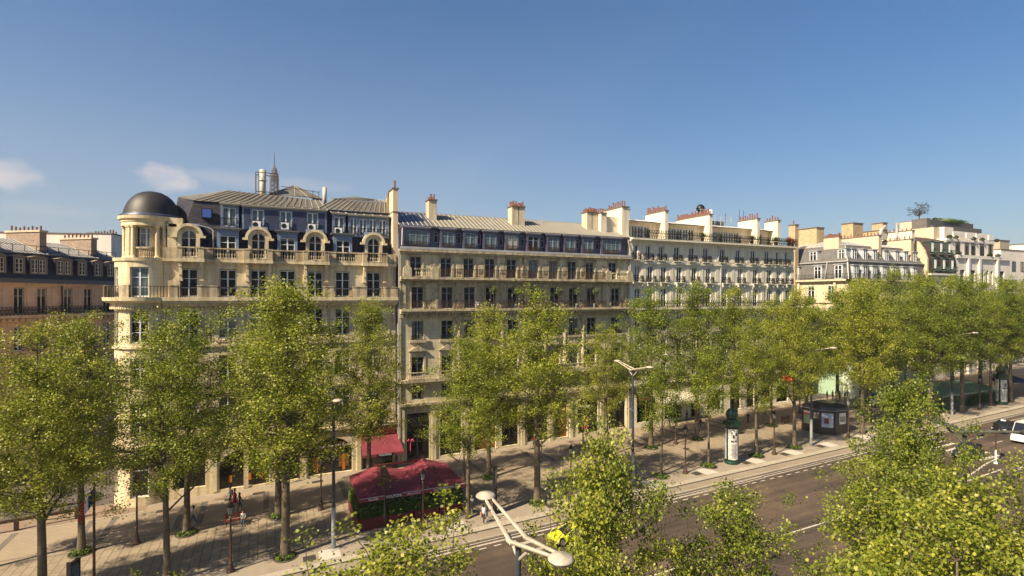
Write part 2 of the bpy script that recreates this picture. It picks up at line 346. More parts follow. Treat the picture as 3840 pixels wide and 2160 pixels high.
for x,w in dk:
    if 72<x<83 or x>78: continue
    a=gz(x)+.006; b2=gz(x+w)+.006
    sb.face([(x,54.6,a),(x+w,54.6,b2),(x+w,60.5,b2),(x,60.5,a)])
for v,w in ((54.25,.16),(53.45,.12)):
    for i in range(34):
        u0=-60+i*5; sb.face([(u0,v,gz(u0)+.006),(u0+5,v,gz(u0+5)+.006),(u0+5,v+w,gz(u0+5)+.006),(u0,v+w,gz(u0)+.006)])
struct(sb.build('pavement_dark_bands',paveD))
# pale repair slabs and grates by the kerb
sb=M(); sg=M()
for u in (3.6,13.9,24.5,34.6,42.1,49.3,55.5,61.8,68.6):
    sb.face([(u,42.6,gz(u)+.008),(u+1.6,42.6,gz(u+1.6)+.008),(u+1.6,44.3,gz(u+1.6)+.008),(u,44.3,gz(u)+.008)])
    sg.face([(u-1.1,43.0,gz(u-1.1)+.012),(u-.2,43.0,gz(u)+.012),(u-.2,43.9,gz(u)+.012),(u-1.1,43.9,gz(u-1.1)+.012)])
for x,y in ((-9.5,59.5),(-3.8,59.6),(-1.3,60),(4.4,60.6),(9.3,61),(-8,44.2)): sg.face([(x,y,gz(x)+.012),(x+1.1,y,gz(x+1.1)+.012),(x+1.1,y+.7,gz(x+1.1)+.012),(x,y+.7,gz(x)+.012)])
struct(sb.build('pavement_pale_slabs',mat('pale concrete slab',(.46,.42,.36),.85,.08,1)))
struct(sg.build('pavement_grates',mat('grate dark',(.05,.04,.03),.8,.2,5)))
# road markings
rm=M()
def line(x0,x1,v,w,v2=None,dz=-.16):
    n=max(1,int(abs(x1-x0)/10))
    for i in range(n):
        a=x0+(x1-x0)*i/n; c=x0+(x1-x0)*(i+1)/n; va=v+((v2 if v2 is not None else v)-v)*i/n; vc=v+((v2 if v2 is not None else v)-v)*(i+1)/n
        rm.face([(a,va,gz(a)+dz),(c,vc,gz(c)+dz),(c,vc+w,gz(c)+dz),(a,va+w,gz(a)+dz)])
line(-60,300,40.02,.09); line(-60,35,39.62,.09); line(35,47,39.62,.09,39.9)
line(47,75,39.62,.12); line(-60,47,39.5,.1)
k=-40
while k<78: line(k,k+.62,38.95,.13); k+=1.28
line(-60,63,29.75,.16); 
line(62,71,29.5,.18,31.2); line(63,70,29.35,.16,29.5); line(71,74,31.2,.18,31.5)
for v in (31.9,33.1,34.3,35.5,36.7,37.9,39.0): line(71.3+(v-31.9)*.2,75.3+(v-31.9)*.2,v,.42)
for v in (20.2,21.4,22.6,23.8,25,26.2,27.4,28.6): line(71.3,75.3,v,.42)
for k in range(12):
    line(80+k*7,82.2+k*7,34.6,.12); line(80+k*7,82.2+k*7,36.6,.12)
line(92,120,39.0,.12,38.4); line(88,112,41.6,.1,40.4); line(95,130,38.5,.12,38.5); line(80,240,30.3,.15)
struct(rm.build('road_markings',mark))
# ---------------- facade helpers ----------------
def wall(b,x0,x1,z0,z1,holes,y,d=.28,m=0):
    X=sorted({x0,x1,*[h[0] for h in holes],*[h[1] for h in holes]}); Z=sorted({z0,z1,*[h[2] for h in holes],*[h[3] for h in holes]})
    X=[x for x in X if x0<=x<=x1]; Z=[z for z in Z if z0<=z<=z1]
    for j in range(len(Z)-1):
        zc=(Z[j]+Z[j+1])/2; st=None
        for i in range(len(X)-1):
            xc=(X[i]+X[i+1])/2; hole=any(h[0]<xc<h[1] and h[2]<zc<h[3] for h in holes)
            if not hole and st is None: st=X[i]
            if hole and st is not None: b.face([(st,y,Z[j]),(X[i],y,Z[j]),(X[i],y,Z[j+1]),(st,y,Z[j+1])],m); st=None
        if st is not None: b.face([(st,y,Z[j]),(X[-1],y,Z[j]),(X[-1],y,Z[j+1]),(st,y,Z[j+1])],m)
    for h in holes:
        a,c,e,f=h[:4]
        b.face([(a,y,e),(a,y,f),(a,y+d,f),(a,y+d,e)],m); b.face([(c,y,f),(c,y,e),(c,y+d,e),(c,y+d,f)],m)
        b.face([(a,y,f),(c,y,f),(c,y+d,f),(a,y+d,f)],m); b.face([(c,y,e),(a,y,e),(a,y+d,e),(c,y+d,e)],m)
def spandrel(b,x0,x1,zs,y,d=.28,m=0,n=10,rise=None):
    xc=(x0+x1)/2; r=(x1-x0)/2; ri=rise or r
    arc=[(xc-r*math.cos(math.pi*i/n),zs+ri*math.sin(math.pi*i/n)) for i in range(n+1)]; top=zs+ri
    for i in range(n):
        (a,za),(c,zc)=arc[i],arc[i+1]
        b.face([(a,y,za),(c,y,zc),(c,y,top+.001),(a,y,top+.001)],m); b.face([(a,y,za),(a,y+d,za),(c,y+d,zc),(c,y,zc)],m)
WC={}; LOCAL=set()
def winmesh(w,h,style,fm,gm):
    key=(round(w,2),round(h,2),style,fm.name,gm.name)
    if key in WC: return WC[key]
    b=M(); t=.065; D=.06
    arch='a' in style; H=h-(w/2 if arch else 0)
    b.box(-w/2,-w/2+t,0,D,0,H); b.box(w/2-t,w/2,0,D,0,H); b.box(-w/2+t,w/2-t,0,D,0,.12 if h>1.6 else t)
    if not arch: b.box(-w/2+t,w/2-t,0,D,h-t,h)
    else:
        n=8
        for i in range(n):
            a0=math.pi*i/n; a1=math.pi*(i+1)/n; q=[]
            for yy in (0,D): q.append([( -w/2*math.cos(a0),yy,H+w/2*math.sin(a0)),(-w/2*math.cos(a1),yy,H+w/2*math.sin(a1)),(-(w/2-t)*math.cos(a1),yy,H+(w/2-t)*math.sin(a1)),(-(w/2-t)*math.cos(a0),yy,H+(w/2-t)*math.sin(a0))])
            b.face(q[0][::-1]); b.face([q[0][3],q[0][2],q[1][2],q[1][3]])
    if 'm' in style: b.box(-.065,.065,-.02,D-.005,t,h-t)
    for ch in style:
        if ch in '1234':
            k=int(ch); 
            for i in range(k):
                z=h*(i+1)/(k+1) if not arch else H*(i+1)/(k+.6)
                if k==1: z=h*.70
                b.box(-w/2+t,w/2-t,-.003,D-.012,z-.028,z+.028)
    if 'q' in style:
        for i in (1,2,3): b.box(-w/2+w*i/4-.03,-w/2+w*i/4+.03,-.004,D-.014,t,h-t)
    f=b.mesh('window',fm); g=M()
    if arch:
        pts=[(-w/2+.02,.035,.02),(w/2-.02,.035,.02)]+[((w/2-.02)*math.cos(math.pi*i/8),.035,H+(w/2-.02)*math.sin(math.pi*i/8)) for i in range(9)]
        g.face(pts)
    else: g.face([(-w/2+.02,.035,.02),(w/2-.02,.035,.02),(w/2-.02,.035,h-.02),(-w/2+.02,.035,h-.02)])
    WC[key]=(f,g.mesh('pane',gm)); return WC[key]
def win(root_,x,y,z,w,h,style='m2',fm=None,gm=None,rz=0,label=None):
    f,g=winmesh(w,h,style,fm or white,gm or gD)
    o=inst(f,'window',root_,(x-root_.location.x,y-root_.location.y,z-root_.location.z) if not (root_.name in LOCAL) else (x,y,z),rz)
    if label: o['label']=label
    inst(g,'pane',o,(0,0,0)); return o
def off(r): return (0,0,0) if (r.name in LOCAL) else tuple(r.location)
def railing(b,x0,x1,y,z,h=1.0,sp=.16,m=0,style='bars',t=.022):
    b.box(x0,x1,y-.035,y+.035,z+h-.06,z+h,m); b.box(x0,x1,y-.02,y+.02,z+.06,z+.1,m)
    n=max(1,int((x1-x0)/sp))
    if style=='bars':
        for i in range(n+1):
            x=x0+(x1-x0)*i/n; b.box(x-t,x+t,y-t,y+t,z,z+h-.05,m)
    elif style=='scroll':
        n=max(1,int((x1-x0)/.42)); w=(x1-x0)/n
        for i in range(n+1): x=x0+w*i; b.box(x-.02,x+.02,y-.02,y+.02,z,z+h,m)
        for i in range(n):
            xc=x0+w*(i+.5)
            for zc,r in ((z+h*.62,w*.30),(z+h*.28,w*.24)):
                pts=[(xc+r*math.cos(a*math.pi/4),y,zc+r*.9*math.sin(a*math.pi/4)) for a in range(9)]
                b.tube(pts,.034,3,m,cap=False)
            b.tube([(xc-w*.4,y,z+.1),(xc,y,z+h*.5),(xc-w*.4,y,z+h*.9)],.026,3,m,False); b.tube([(xc+w*.4,y,z+.1),(xc,y,z+h*.5),(xc+w*.4,y,z+h*.9)],.026,3,m,False)
    elif style=='cross':
        n=max(1,int((x1-x0)/.5)); w=(x1-x0)/n
        for i in range(n+1): x=x0+w*i; b.box(x-.018,x+.018,y-.018,y+.018,z,z+h,m)
        for i in range(n):
            a=x0+w*i; b.tube([(a,y,z+.1),(a+w,y,z+h-.1)],.022,3,m,False); b.tube([(a,y,z+h-.1),(a+w,y,z+.1)],.022,3,m,False)
def balusters(b,x0,x1,y,z,h,m=0,sp=.27):
    n=max(1,int((x1-x0)/sp)); 
    for i in range(n):
        x=x0+(x1-x0)*(i+.5)/n; r=.07
        b.lathe(x,y,[(r*.9,z),(r*.6,z+h*.12),(r*1.25,z+h*.38),(r*.6,z+h*.72),(r*.9,z+h*.9),(r*.9,z+h)],6,m,caps=False)
POT=None
def pots(parent,pts,h=.55,r=.13,m=None,vary=True):
    global POT
    if POT is None:
        b=M(); b.lathe(0,0,[(r*1.05,0),(r*.9,.08),(r*.82,.5),(r*1.05,.52),(r*1.05,.56),(r*.7,.56),(r*.6,.4)],8,0,caps=False); POT=b.mesh('chimney_pot',terra)
    for p in pts:
        k=rnd.choice([.75,1,1.25]) if vary else 1
        inst(POT,'chimney_pot',parent,p,rnd.random()*6,(1,1,h/.56*k))
def chimney(r,x0,x1,y0,y1,z0,z1,m,npots=5,ph=.6,row=1,capm=None,flues=0):
    b=M(off(r)); b.box(x0,x1,y0,y1,z0,z1,0); b.box(x0-.08,x1+.08,y0-.12,y1+.1,z1,z1+.16,1)
    if flues:
        for i in range(1,flues): yy=y0+(y1-y0)*i/flues; b.box(x0-.05,x0,yy-.07,yy+.07,z0,z1-.3,0)
    o=b.build('chimney',[m,capm or cap],r); O=off(r); P=[]
    for i in range(npots):
        for k in range(row):
            P.append(((x0+x1)/2+(k-(row-1)/2)*.4-O[0],y0+(y1-y0)*(i+.5)/npots-O[1],z1+.16-O[2]))
    pots(o,P,ph); return o
def dentils(b,x0,x1,y,z,h=.2,sp=.42,m=0):
    n=int((x1-x0)/sp)
    for i in range(n): x=x0+(x1-x0)*(i+.25)/n; b.box(x,x+sp*.5,y-.3,y,z,z+h,m)
def leafmesh(name,C,size,m,kind='quad',up=.35,seed=0,tints=None):
    rg=np.random.default_rng(seed); C=np.asarray(C,dtype=np.float64); n=len(C)
    nr=rg.normal(size=(n,3)); nr[:,2]=np.abs(nr[:,2])*1.0+up; nr/=np.linalg.norm(nr,axis=1)[:,None]
    a=np.cross(nr,rg.normal(size=(n,3))); a/=np.linalg.norm(a,axis=1)[:,None]+1e-9; b=np.cross(nr,a)
    s=size*(.65+.7*rg.random(n))
    if kind=='quad': T=[(-.5,0,0),(0,-.42,.06),(.5,0,0),(0,.42,.06)]
    else: T=[(-.42,0,0),(-.26,-.20,.05),(-.20,-.46,-.05),(.06,-.32,.06),(.30,-.36,-.04),(.32,-.16,.04),(.56,0,-.08),(.32,.16,.04),(.30,.36,-.04),(.06,.32,.06),(-.20,.46,-.05),(-.26,.20,.05)]
    k=len(T); V=np.empty((n,k,3))
    for i,(x,y,z) in enumerate(T): V[:,i]=C+(a*x+b*y+nr*z)*s[:,None]
    me=bpy.data.meshes.new(name); me.vertices.add(n*k); me.vertices.foreach_set('co',V.reshape(-1)); me.loops.add(n*k); me.loops.foreach_set('vertex_index',np.arange(n*k,dtype=np.int32))
    me.polygons.add(n); me.polygons.foreach_set('loop_start',np.arange(0,n*k,k,dtype=np.int32)); me.polygons.foreach_set('loop_total',np.full(n,k,dtype=np.int32))
    me.materials.append(m); me.update(calc_edges=True)
    at=me.attributes.new('tint','FLOAT','FACE'); t=rg.random(n) if tints is None else np.clip(tints+rg.normal(size=n)*.22,0,1)
    at.data.foreach_set('value',t.astype(np.float32)); return me
# ================= corner building with domed turret =================
Y=62.6
B1=root('corner_building','warm limestone corner building with a round dark domed turret and arched stone dormers','building',(-10.9,65,-.3))
O1=tuple(B1.location)
wx4=[-7.14,-3.67,-.8,2.03,4.85,7.75,11.17]
b=M(O1)
gh=[(-8.5,-5.7,.7,4.3),(-4.45,.2,.15,4.1),(1.9,3.3,.2,4.6),(4.15,8.8,.35,4.3),(9.9,13.4,.3,4.2)]
wall(b,-9.3,13.7,-1,5.4,gh,Y,.35)
spandrel(b,-4.45,.2,2.3,Y-.003,.35,rise=1.8); spandrel(b,4.15,8.8,2.6,Y-.003,.35,rise=1.7); spandrel(b,9.9,13.4,2.6,Y-.003,.35,rise=1.6)
hs_=[]
for x in wx4:
    hs_+= [(x-.82,x+.82,6.7,9.7),(x-.82,x+.82,11.2,14.0),(x-.82,x+.82,15.7,18.7),(x-.78,x+.78,19.98,22.85)]
wall(b,-9.3,13.7,5.4,23.8,hs_,Y,.32)
b.box(-9.3,13.7,Y+.38,Y+11,-1,23.9); b.box(-13.2,-9.3,Y+3.5,Y+11,-1,23.9)
for x in (-9.6,-5.1,-2.2,1.0,3.5,9.3): b.box(x,x+.45,Y-.1,Y,.0,5.2)     # pilaster strips
b.box(-9.3,13.75,Y-.28,Y-.002,5.15,5.5); b.box(-9.3,13.75,Y-.12,Y-.002,10.1,10.3); b.box(-9.3,13.75,Y-.2,Y-.002,14.9,15.15)
for x in wx4:
    b.box(x-1.05,x+1.05,Y-.16,Y-.004,15.35,15.6); b.box(x-1.0,x+1.0,Y-.08,Y-.003,18.72,19.0)
for x in (-9.0,-5.4,-2.2,.6,3.4,6.2,9.4,12.9): b.box(x,x+.12,Y-.05,Y-.001,15.3,19.0)
wB1=b.build('wall',stA,B1)
b=M(O1)  # cornice carrying the balcony
b.box(-9.3,13.8,Y-.55,Y-.004,19.05,19.35); b.box(-9.3,13.8,Y-.95,Y-.004,19.35,19.6); b.box(-9.3,13.8,Y-1.1,Y-.004,19.6,19.95)
dentils(b,-9.2,13.7,Y-.005,18.85,.2,.42)
for i in range(2): 
    n=48 if i==0 else 48
b.lathe(-10.9,65,[(2.9,18.95),(3.15,19.05),(3.15,19.35),(3.6,19.45),(3.8,19.62),(3.85,19.95),(2.5,19.96)],56,0,R(180),R(320),caps=False)
for i in range(30):
    a=R(182+i*4.4); b.obox(-10.9+3.05*math.cos(a),65+3.05*math.sin(a),18.8,19.02,.4,.16,a)
# bay ledges with brackets, upper ledge
b.box(-9.3,13.75,Y-.35,Y-.004,23.55,23.8); b.box(-9.3,13.75,Y-.18,Y-.003,23.4,23.55)
bays=[(-8.06,-5.74),(-2.09,.56),(3.59,6.24),(9.86,12.6)]
for a,c in bays:
    b.box(a-.05,c+.05,Y-.85,Y-.36,23.5,23.82)
    for x in (a+.1,c-.38):
        b.box(x,x+.28,Y-.62,Y-.004,23.05,23.5); b.box(x,x+.28,Y-.45,Y-.004,22.2,23.05); b.box(x,x+.28,Y-.3,Y-.003,21.75,22.2); b.box(x-.05,x+.33,Y-.36,Y-.002,21.6,21.78)
b.build('cornice',stA,B1)
# balustrade over the upper ledge, stone blocks of the balcony below
b=M(O1)
def balseg(a,c,y,z=23.82,h=1.05,solid=.45):
    b.box(a,a+solid,y-.14,y+.14,z,z+h); b.box(c-solid,c,y-.14,y+.14,z,z+h); b.box(a+solid,c-solid,y-.14,y+.14,z,z+.18); b.box(a-.02,c+.02,y-.18,y+.18,z+h,z+h+.13); balusters(b,a+solid,c-solid,y,z+.18,h-.18,0,.25)
for a,c in bays: balseg(a,c,Y-.68)
    
for a,c in ((-5.74,-2.09),(.56,3.59),(6.24,9.86)): balseg(a+.02,c-.02,Y-.15,solid=.75)
b.box(12.62,13.7,Y-.3,Y,23.82,24.9); b.box(-9.3,-8.1,Y-.3,Y,23.82,24.9)
for a,c in bays:
    for x in (a,c-.14): b.box(x,x+.14,Y-.55,Y+.0,23.82,24.9)
b.build('balustrade',stA2,B1)
for a,c in ((-8.55,-7.95),(-6.3,-4.55),(-2.75,-1.75),(.2,1.1),(2.95,3.85),(5.75,6.7),(8.75,10.25),(12.2,13.75)):
    b=M(O1); b.box(a,c,Y-1.02,Y-.6,19.95,21.05); b.box(a-.04,c+.04,Y-1.06,Y-.56,21.05,21.15); b.build('balcony_pier',stA2,B1)
for a in (188,247): b=M(O1); b.obox(-10.9+3.55*math.cos(R(a)),65+3.55*math.sin(R(a)),19.95,21.15,.35,.9,R(a)); b.build('balcony_pier',stA2,B1)
for x in wx4: b=M(O1); railing(b,x-1.05,x+1.05,Y-.85,19.95,1.05,.14); b.build('balcony_railing',iron,B1)
b=M(O1)
for i in range(30):
    a=R(180+i*4.4); b.obox(-10.9+3.62*math.cos(a),65+3.62*math.sin(a),19.95,21.0,.04,.04,a)
    if i: a2=R(180+(i-.5)*4.4); b.obox(-10.9+3.62*math.cos(a2),65+3.62*math.sin(a2),21.0,21.05,.05,.33,a2)
b.build('balcony_railing',iron,B1)
for x in wx4: b=M(O1); railing(b,x-.8,x+.8,Y-.05,6.8,.9,.14); b.build('window_railing',iron,B1)
for x in wx4:
    win(B1,x,Y+.2,19.98,1.5,2.8,'m2'); win(B1,x,Y+.2,15.72,1.6,2.95,'m2',gm=rnd.choice([gD,gD,gC])); win(B1,x,Y+.2,11.22,1.6,2.75,'m2',gm=rnd.choice([gD,gC])); win(B1,x,Y+.2,6.72,1.6,2.95,'m1',gm=rnd.choice([gD,gC]))
# turret drum
TX,TY=-10.9,65
b=M(O1)
def arcwall(b,r,z0,z1,a0,a1,n=24,m=0,holes=()):
    zs=sorted({z0,z1,*[h[2] for h in holes],*[h[3] for h in holes]}); an=sorted({a0,a1,*[h[0] for h in holes],*[h[1] for h in holes],*[a0+(a1-a0)*i/n for i in range(n)]})
    P=lambda r,a,z:(TX+r*math.cos(R(a)),TY+r*math.sin(R(a)),z)
    for i in range(len(an)-1):
        for j in range(len(zs)-1):
            ac=(an[i]+an[i+1])/2; zc=(zs[j]+zs[j+1])/2
            if any(h[0]<ac<h[1] and h[2]<zc<h[3] for h in holes): continue
            b.face([P(r,an[i],zs[j]),P(r,an[i+1],zs[j]),P(r,an[i+1],zs[j+1]),P(r,an[i],zs[j+1])],m)
    for h in holes:
        ri=r-.4
        for a,f in ((h[0],1),(h[1],0)):
            q=[P(r,a,h[2]),P(r,a,h[3]),P(ri,a,h[3]),P(ri,a,h[2])]; b.face(q if f else q[::-1],m)
        for z,f in ((h[2],1),(h[3],0)):
            q=[P(r,h[0],z),P(ri,h[0],z),P(ri,h[1],z),P(r,h[1],z)]; b.face(q if f else q[::-1],m)
wa=[(203,15),(263,15)]   # window angles, half widths set from 1.5 m
H3=[];hw=math.degrees(.78/2.78)
for a,_ in wa: H3+=[(a-hw,a+hw,20.0,22.9),(a-hw,a+hw,15.5,18.6),(a-hw,a+hw,11.0,14.0),(a-hw,a+hw,6.5,9.6),(a-hw,a+hw,.5,4.2)]
arcwall(b,2.85,-1,23.5,170,325,36,0,H3)
b.lathe(TX,TY,[(2.8,23.4),(2.98,23.5),(3.02,23.8),(1.5,23.81)],48,0,R(165),R(330),caps=False)
b.lathe(TX,TY,[(2.85,14.9),(3.05,14.95),(3.05,15.15),(2.85,15.2)],48,0,R(165),R(330),caps=False)
b.lathe(TX,TY,[(2.85,5.1),(3.1,5.2),(3.1,5.5),(2.85,5.55)],48,0,R(165),R(330),caps=False)
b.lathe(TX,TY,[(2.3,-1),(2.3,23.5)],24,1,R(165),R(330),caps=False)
b.box(-9.0,-8.2,Y+.1,Y+.9,23.8,27.3)
TX2=-10.62
# loggia level: recessed drum and eight columns
arcwall(b,2.0,23.8,27.1,150,340,36,0,[(a-18,a+18,24.9,26.85) for a in (203,263)])
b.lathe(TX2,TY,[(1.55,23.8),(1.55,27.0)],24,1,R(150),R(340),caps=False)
for a in (178,188,221,232,247 if 0 else 233,290,302,312):
    pass
for a in (180,221,238,289,304,228+0):
    x=TX2+2.36*math.cos(R(a)); y=TY+2.36*math.sin(R(a))
    b.lathe(x,y,[(.26,23.8),(.26,23.95),(.2,24.05),(.19,25.2),(.165,26.8),(.24,26.85),(.26,27.0)],12,0,caps=False); b.obox(x,y,23.8,23.9,.55,.55,R(a))
b.lathe(TX2,TY,[(2.1,26.98),(2.6,27.0),(2.6,27.35),(2.68,27.4),(2.68,27.55),(2.85,27.65),(2.9,27.95),(2.0,27.96)],56,0,R(140),R(360),caps=False)
b.box(-8.9,-7.7,Y+.1,Y+1.2,27.0,27.9)
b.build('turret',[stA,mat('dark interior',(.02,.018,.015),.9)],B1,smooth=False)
b=M(O1)
b.lathe(TX2,TY,[(2.1,24.75),(2.36,24.75),(2.36,24.9),(2.1,24.9)],40,0,R(150),R(340),caps=False)
for a0 in (188,250):
    for i in range(7): a=R(a0+3+i*4.6); b.lathe(TX2+2.24*math.cos(a),TY+2.24*math.sin(a),[(.07,23.9),(.04,24.0),(.08,24.3),(.04,24.6),(.07,24.75)],6,0,caps=False)
b.build('turret_balustrade',stA2,B1)
def twin(a,z,h,r,w=1.5,st='m2',gm=None,cx=-10.9): win(B1,cx+r*math.cos(R(a)),TY+r*math.sin(R(a)),z,w,h,st,gm=gm,rz=R(a+90))
for a,_ in wa:
    twin(a,20.0,2.85,2.55,gm=gB); twin(a,15.5,3.05,2.55); twin(a,11,2.95,2.55); twin(a,6.5,3.05,2.55); twin(a,.5,3.65,2.5,1.45,'1',gS)
    twin(a,24.9,1.95,1.72,1.15,'m1',gC,TX2)
b=M(O1)
prof=[(2.84,27.96),(2.84,28.1),(2.62,28.2),(2.6,28.25)]
b.lathe(TX2,TY,prof,48,1,caps=False)
pr=[(2.5,28.2),(2.44,28.5),(2.3,29.0),(2.08,29.5),(1.78,29.95),(1.38,30.32),(.9,30.58),(.42,30.7),(.02,30.73)]
b.lathe(TX2,TY,pr,48,0,caps=False)
b.build('dome',[mat('dome slate',(.034,.027,.023),.55,.25,.9,c2=(.012,.010,.010),brick=('wall',.22,.13,.010,.4,.75),spec=.5),zincb],B1,smooth=True)
# mansard and zinc roof
b=M(O1)
y0,y1=Y+.55,Y+1.9
xl=-8.6
b.face([(xl,y0,23.9),(13.4,y0,23.9),(13.4,y1,30.0),(-6.9,y1,30.0)],0)
b.face([(-9.6,y0+1.8,23.9),(xl,y0,23.9),(-6.9,y1,30.0),(-8.5,y1+1.5,30.5)],0)
b.face([(-9.6,y0+1.8,23.9),(-8.5,y1+1.5,30.5),(-8.5,Y+11,30.5),(-10.6,Y+11,23.9)],0)
b.build('mansard',[slate],B1)
b=M(O1)
def zincface(b,q,n,m=0,ms=1,lift=.05):
    b.face(q,m); A,Bq,Cq,Dq=[Vector(p) for p in q]  # A-B bottom edge, D-C top edge
    for i in range(n+1):
        t=i/n; p=A.lerp(Bq,t); s=Dq.lerp(Cq,t); N=(Bq-A).cross(Dq-A).normalized()*lift
        b.tube([p+N*.6,s+N*.6],.045,4,ms)
zincface(b,[(-6.95,y1-.15,30.02),(6.1,y1-.15,30.02),(5.6,Y+3.6,31.25),(-3.7,Y+3.6,31.65)],19)
zincface(b,[(-8.5,y1+1.6,30.5),(-6.95,y1-.15,30.02),(-3.7,Y+3.6,31.65),(-3.9,Y+5.0,31.8)],4)
b.face([(-8.5,y1+1.6,30.5),(-3.9,Y+5,31.8),(-3.9,Y+8,31),(-8.5,Y+8,30.4)],0)
b.face([(-3.7,Y+3.6,31.65),(5.6,Y+3.6,31.25),(5.6,Y+8,30.9),(-3.7,Y+8,30.9)],0)
# right pavilion
zincface(b,[(5.2,y1-.1,30.0),(13.45,y1-.1,30.0),(13.45,Y+2.7,31.35),(7.2,Y+2.7,31.35)],13)
zincface(b,[(5.2,Y+4.2,30.2),(5.2,y1-.1,30.0),(7.2,Y+2.7,31.35),(7.2,Y+4,31.35)],3)
zincface(b,[(7.0,Y+2.65,31.38),(13.5,Y+2.65,31.38),(12.9,Y+4.3,31.95),(9.9,Y+4.3,32.1)],12,2)
b.face([(7.0,Y+6,31.4),(7.0,Y+2.65,31.38),(9.9,Y+4.3,32.1),(9.9,Y+5,32.1)],2)
# small pyramid roof behind
ap=(3.2,Y+11,34.2)
for p,q in (((.0,Y+9,32.4),(6.4,Y+9,32.4)),((6.4,Y+9,32.4),(6.4,Y+13,32.4)),((0,Y+13,32.4),(0,Y+9,32.4))): 
    b.face([p,q,ap]); 
    for t in (0,.25,.5,.75,1): 
        s=Vector(p).lerp(Vector(q),t); b.tube([s,ap],.05,4,1)
b.build('zinc_roof',[zinc,mat('zinc seam',(.30,.28,.24),.5,.1,2),slateG],B1)
b=M(O1)   # skylight
b.box(-6.15,-5.15,Y+1.15,Y+1.5,28.15,29.2,0); b.box(-6.05,-5.27,Y+1.12,Y+1.16,28.25,29.1,1)
b.build('skylight',[blackm,mat('skylight blue glass',(.05,.09,.35),.1,.05,1,spec=.8)],B1)
# arched stone dormers
for x,(a,c) in zip((-7.14,-.8,4.85,11.17),bays):
    b=M(O1); w=.98
    wall(b,x-w,x+w,24.0,26.1,[(x-.66,x+.66,24.0,26.1)],Y-.1,.4,0)
    # arch ring with hood
    n=14
    for k,(ri,ro,yy0,yy1) in enumerate(((.66,1.0,Y-.1,Y+.3),(1.0,1.28,Y-.32,Y+.3))):
        for i in range(n):
            t0,t1=math.pi*i/n,math.pi*(i+1)/n; P=[]
            for yy in (yy0,yy1): P+=[(x-ri*math.cos(t0),yy,26.1+ri*math.sin(t0)),(x-ri*math.cos(t1),yy,26.1+ri*math.sin(t1)),(x-ro*math.cos(t1),yy,26.1+ro*math.sin(t1)),(x-ro*math.cos(t0),yy,26.1+ro*math.sin(t0))]
            b.hexa([P[0],P[1],P[2],P[3],P[4],P[5],P[6],P[7]])
    for s in (-1,1):
        b.box(min(x+s*.98,x+s*1.5),max(x+s*.98,x+s*1.5),Y-.34,Y+.1,25.95,26.18)
        # scroll foot
        pl=[(x+s*.98,24.0),(x+s*1.45,24.0),(x+s*1.28,24.15),(x+s*1.12,24.5),(x+s*.98,25.1)]
        b.prism(pl if s<0 else pl[::-1],Y-.08,Y+.3,0)
        b.box(min(x+s*.68,x+s*.99),max(x+s*.68,x+s*.99),Y-.12,Y-.1,24.0,24.2)
    b.box(x-.9,x+.9,Y+.3,Y+1.5,26.9,27.45,1); b.box(x-.98,x+.98,Y+.3,Y+1.3,24.0,27.0,1)
    b.build('stone_dormer',[stA,bluep],B1); win(B1,x,Y+.12,24.0,1.32,2.75,'ma1')
# blue framed dormers
for x in (-3.67,2.03,7.8):
    b=M(O1); 
    wall(b,x-1.0,x+1.0,23.9,27.0,[(x-.74,x+.74,24.0,26.35)],Y+.05,.2,0); b.box(x-.99,x+.99,Y+.27,Y+1.6,23.9,27.0,0)
    b.box(x-1.25,x+1.25,Y-.25,Y+1.4,27.0,27.14,1); b.box(x-1.1,x+1.1,Y-.1,Y+.3,26.85,27.0,0)
    b.build('blue_dormer',[bluep,slateG],B1); win(B1,x,Y+.15,24.02,1.46,2.3,'m1')
def updorm(x0,x1,zb,zt,wins,y=Y+1.05,slabs=()):
    b=M(O1); wall(b,x0,x1,zb,zt,[(c-w/2,c+w/2,zb+.12,zt-.35) for c,w in wins],y,.18,0); b.box(x0,x1,y+.2,y+1.4,zb,zt,0)
    for a,c in slabs: b.box(a,c,y-.02,y-.002,zb+.05,zt-.3,1)
    zincface(b,[(x0-.1,y-.25,zt+.02),(x1+.1,y-.25,zt+.02),(x1+.1,y+1.2,zt+.42),(x0-.1,y+1.2,zt+.42)],max(2,int((x1-x0)/.8)),2,3)
    b.box(x0-.1,x1+.1,y-.27,y-.2,zt-.12,zt+.03,2)
    o=b.build('upper_dormer',[bluep,slateb,zinc,zincl],B1)
    for c,w in wins: win(B1,c,y+.08,zb+.14,w-.02,zt-zb-.5,'m',gm=gB)
    for c,w in wins: r=M(O1); railing(r,c-w/2-.12,c+w/2+.12,y-.12,zb+.1,.95,.2,style='cross'); r.build('dormer_railing',iron,o)
updorm(-4.4,-2.7,27.25,29.75,[(-3.6,1.25)])
updorm(-2.4,6.15,27.2,29.7,[(-.88,1.15),(1.91,1.15),(4.66,1.1)],slabs=[(-2.2,-1.6),(-.2,1.2),(2.6,4.0),(5.3,5.95)])
updorm(6.75,8.2,26.95,29.45,[(7.5,1.1)])
updorm(8.5,13.15,26.9,29.4,[(9.1,.82),(10.17,.82),(11.29,.82),(12.39,.82)])
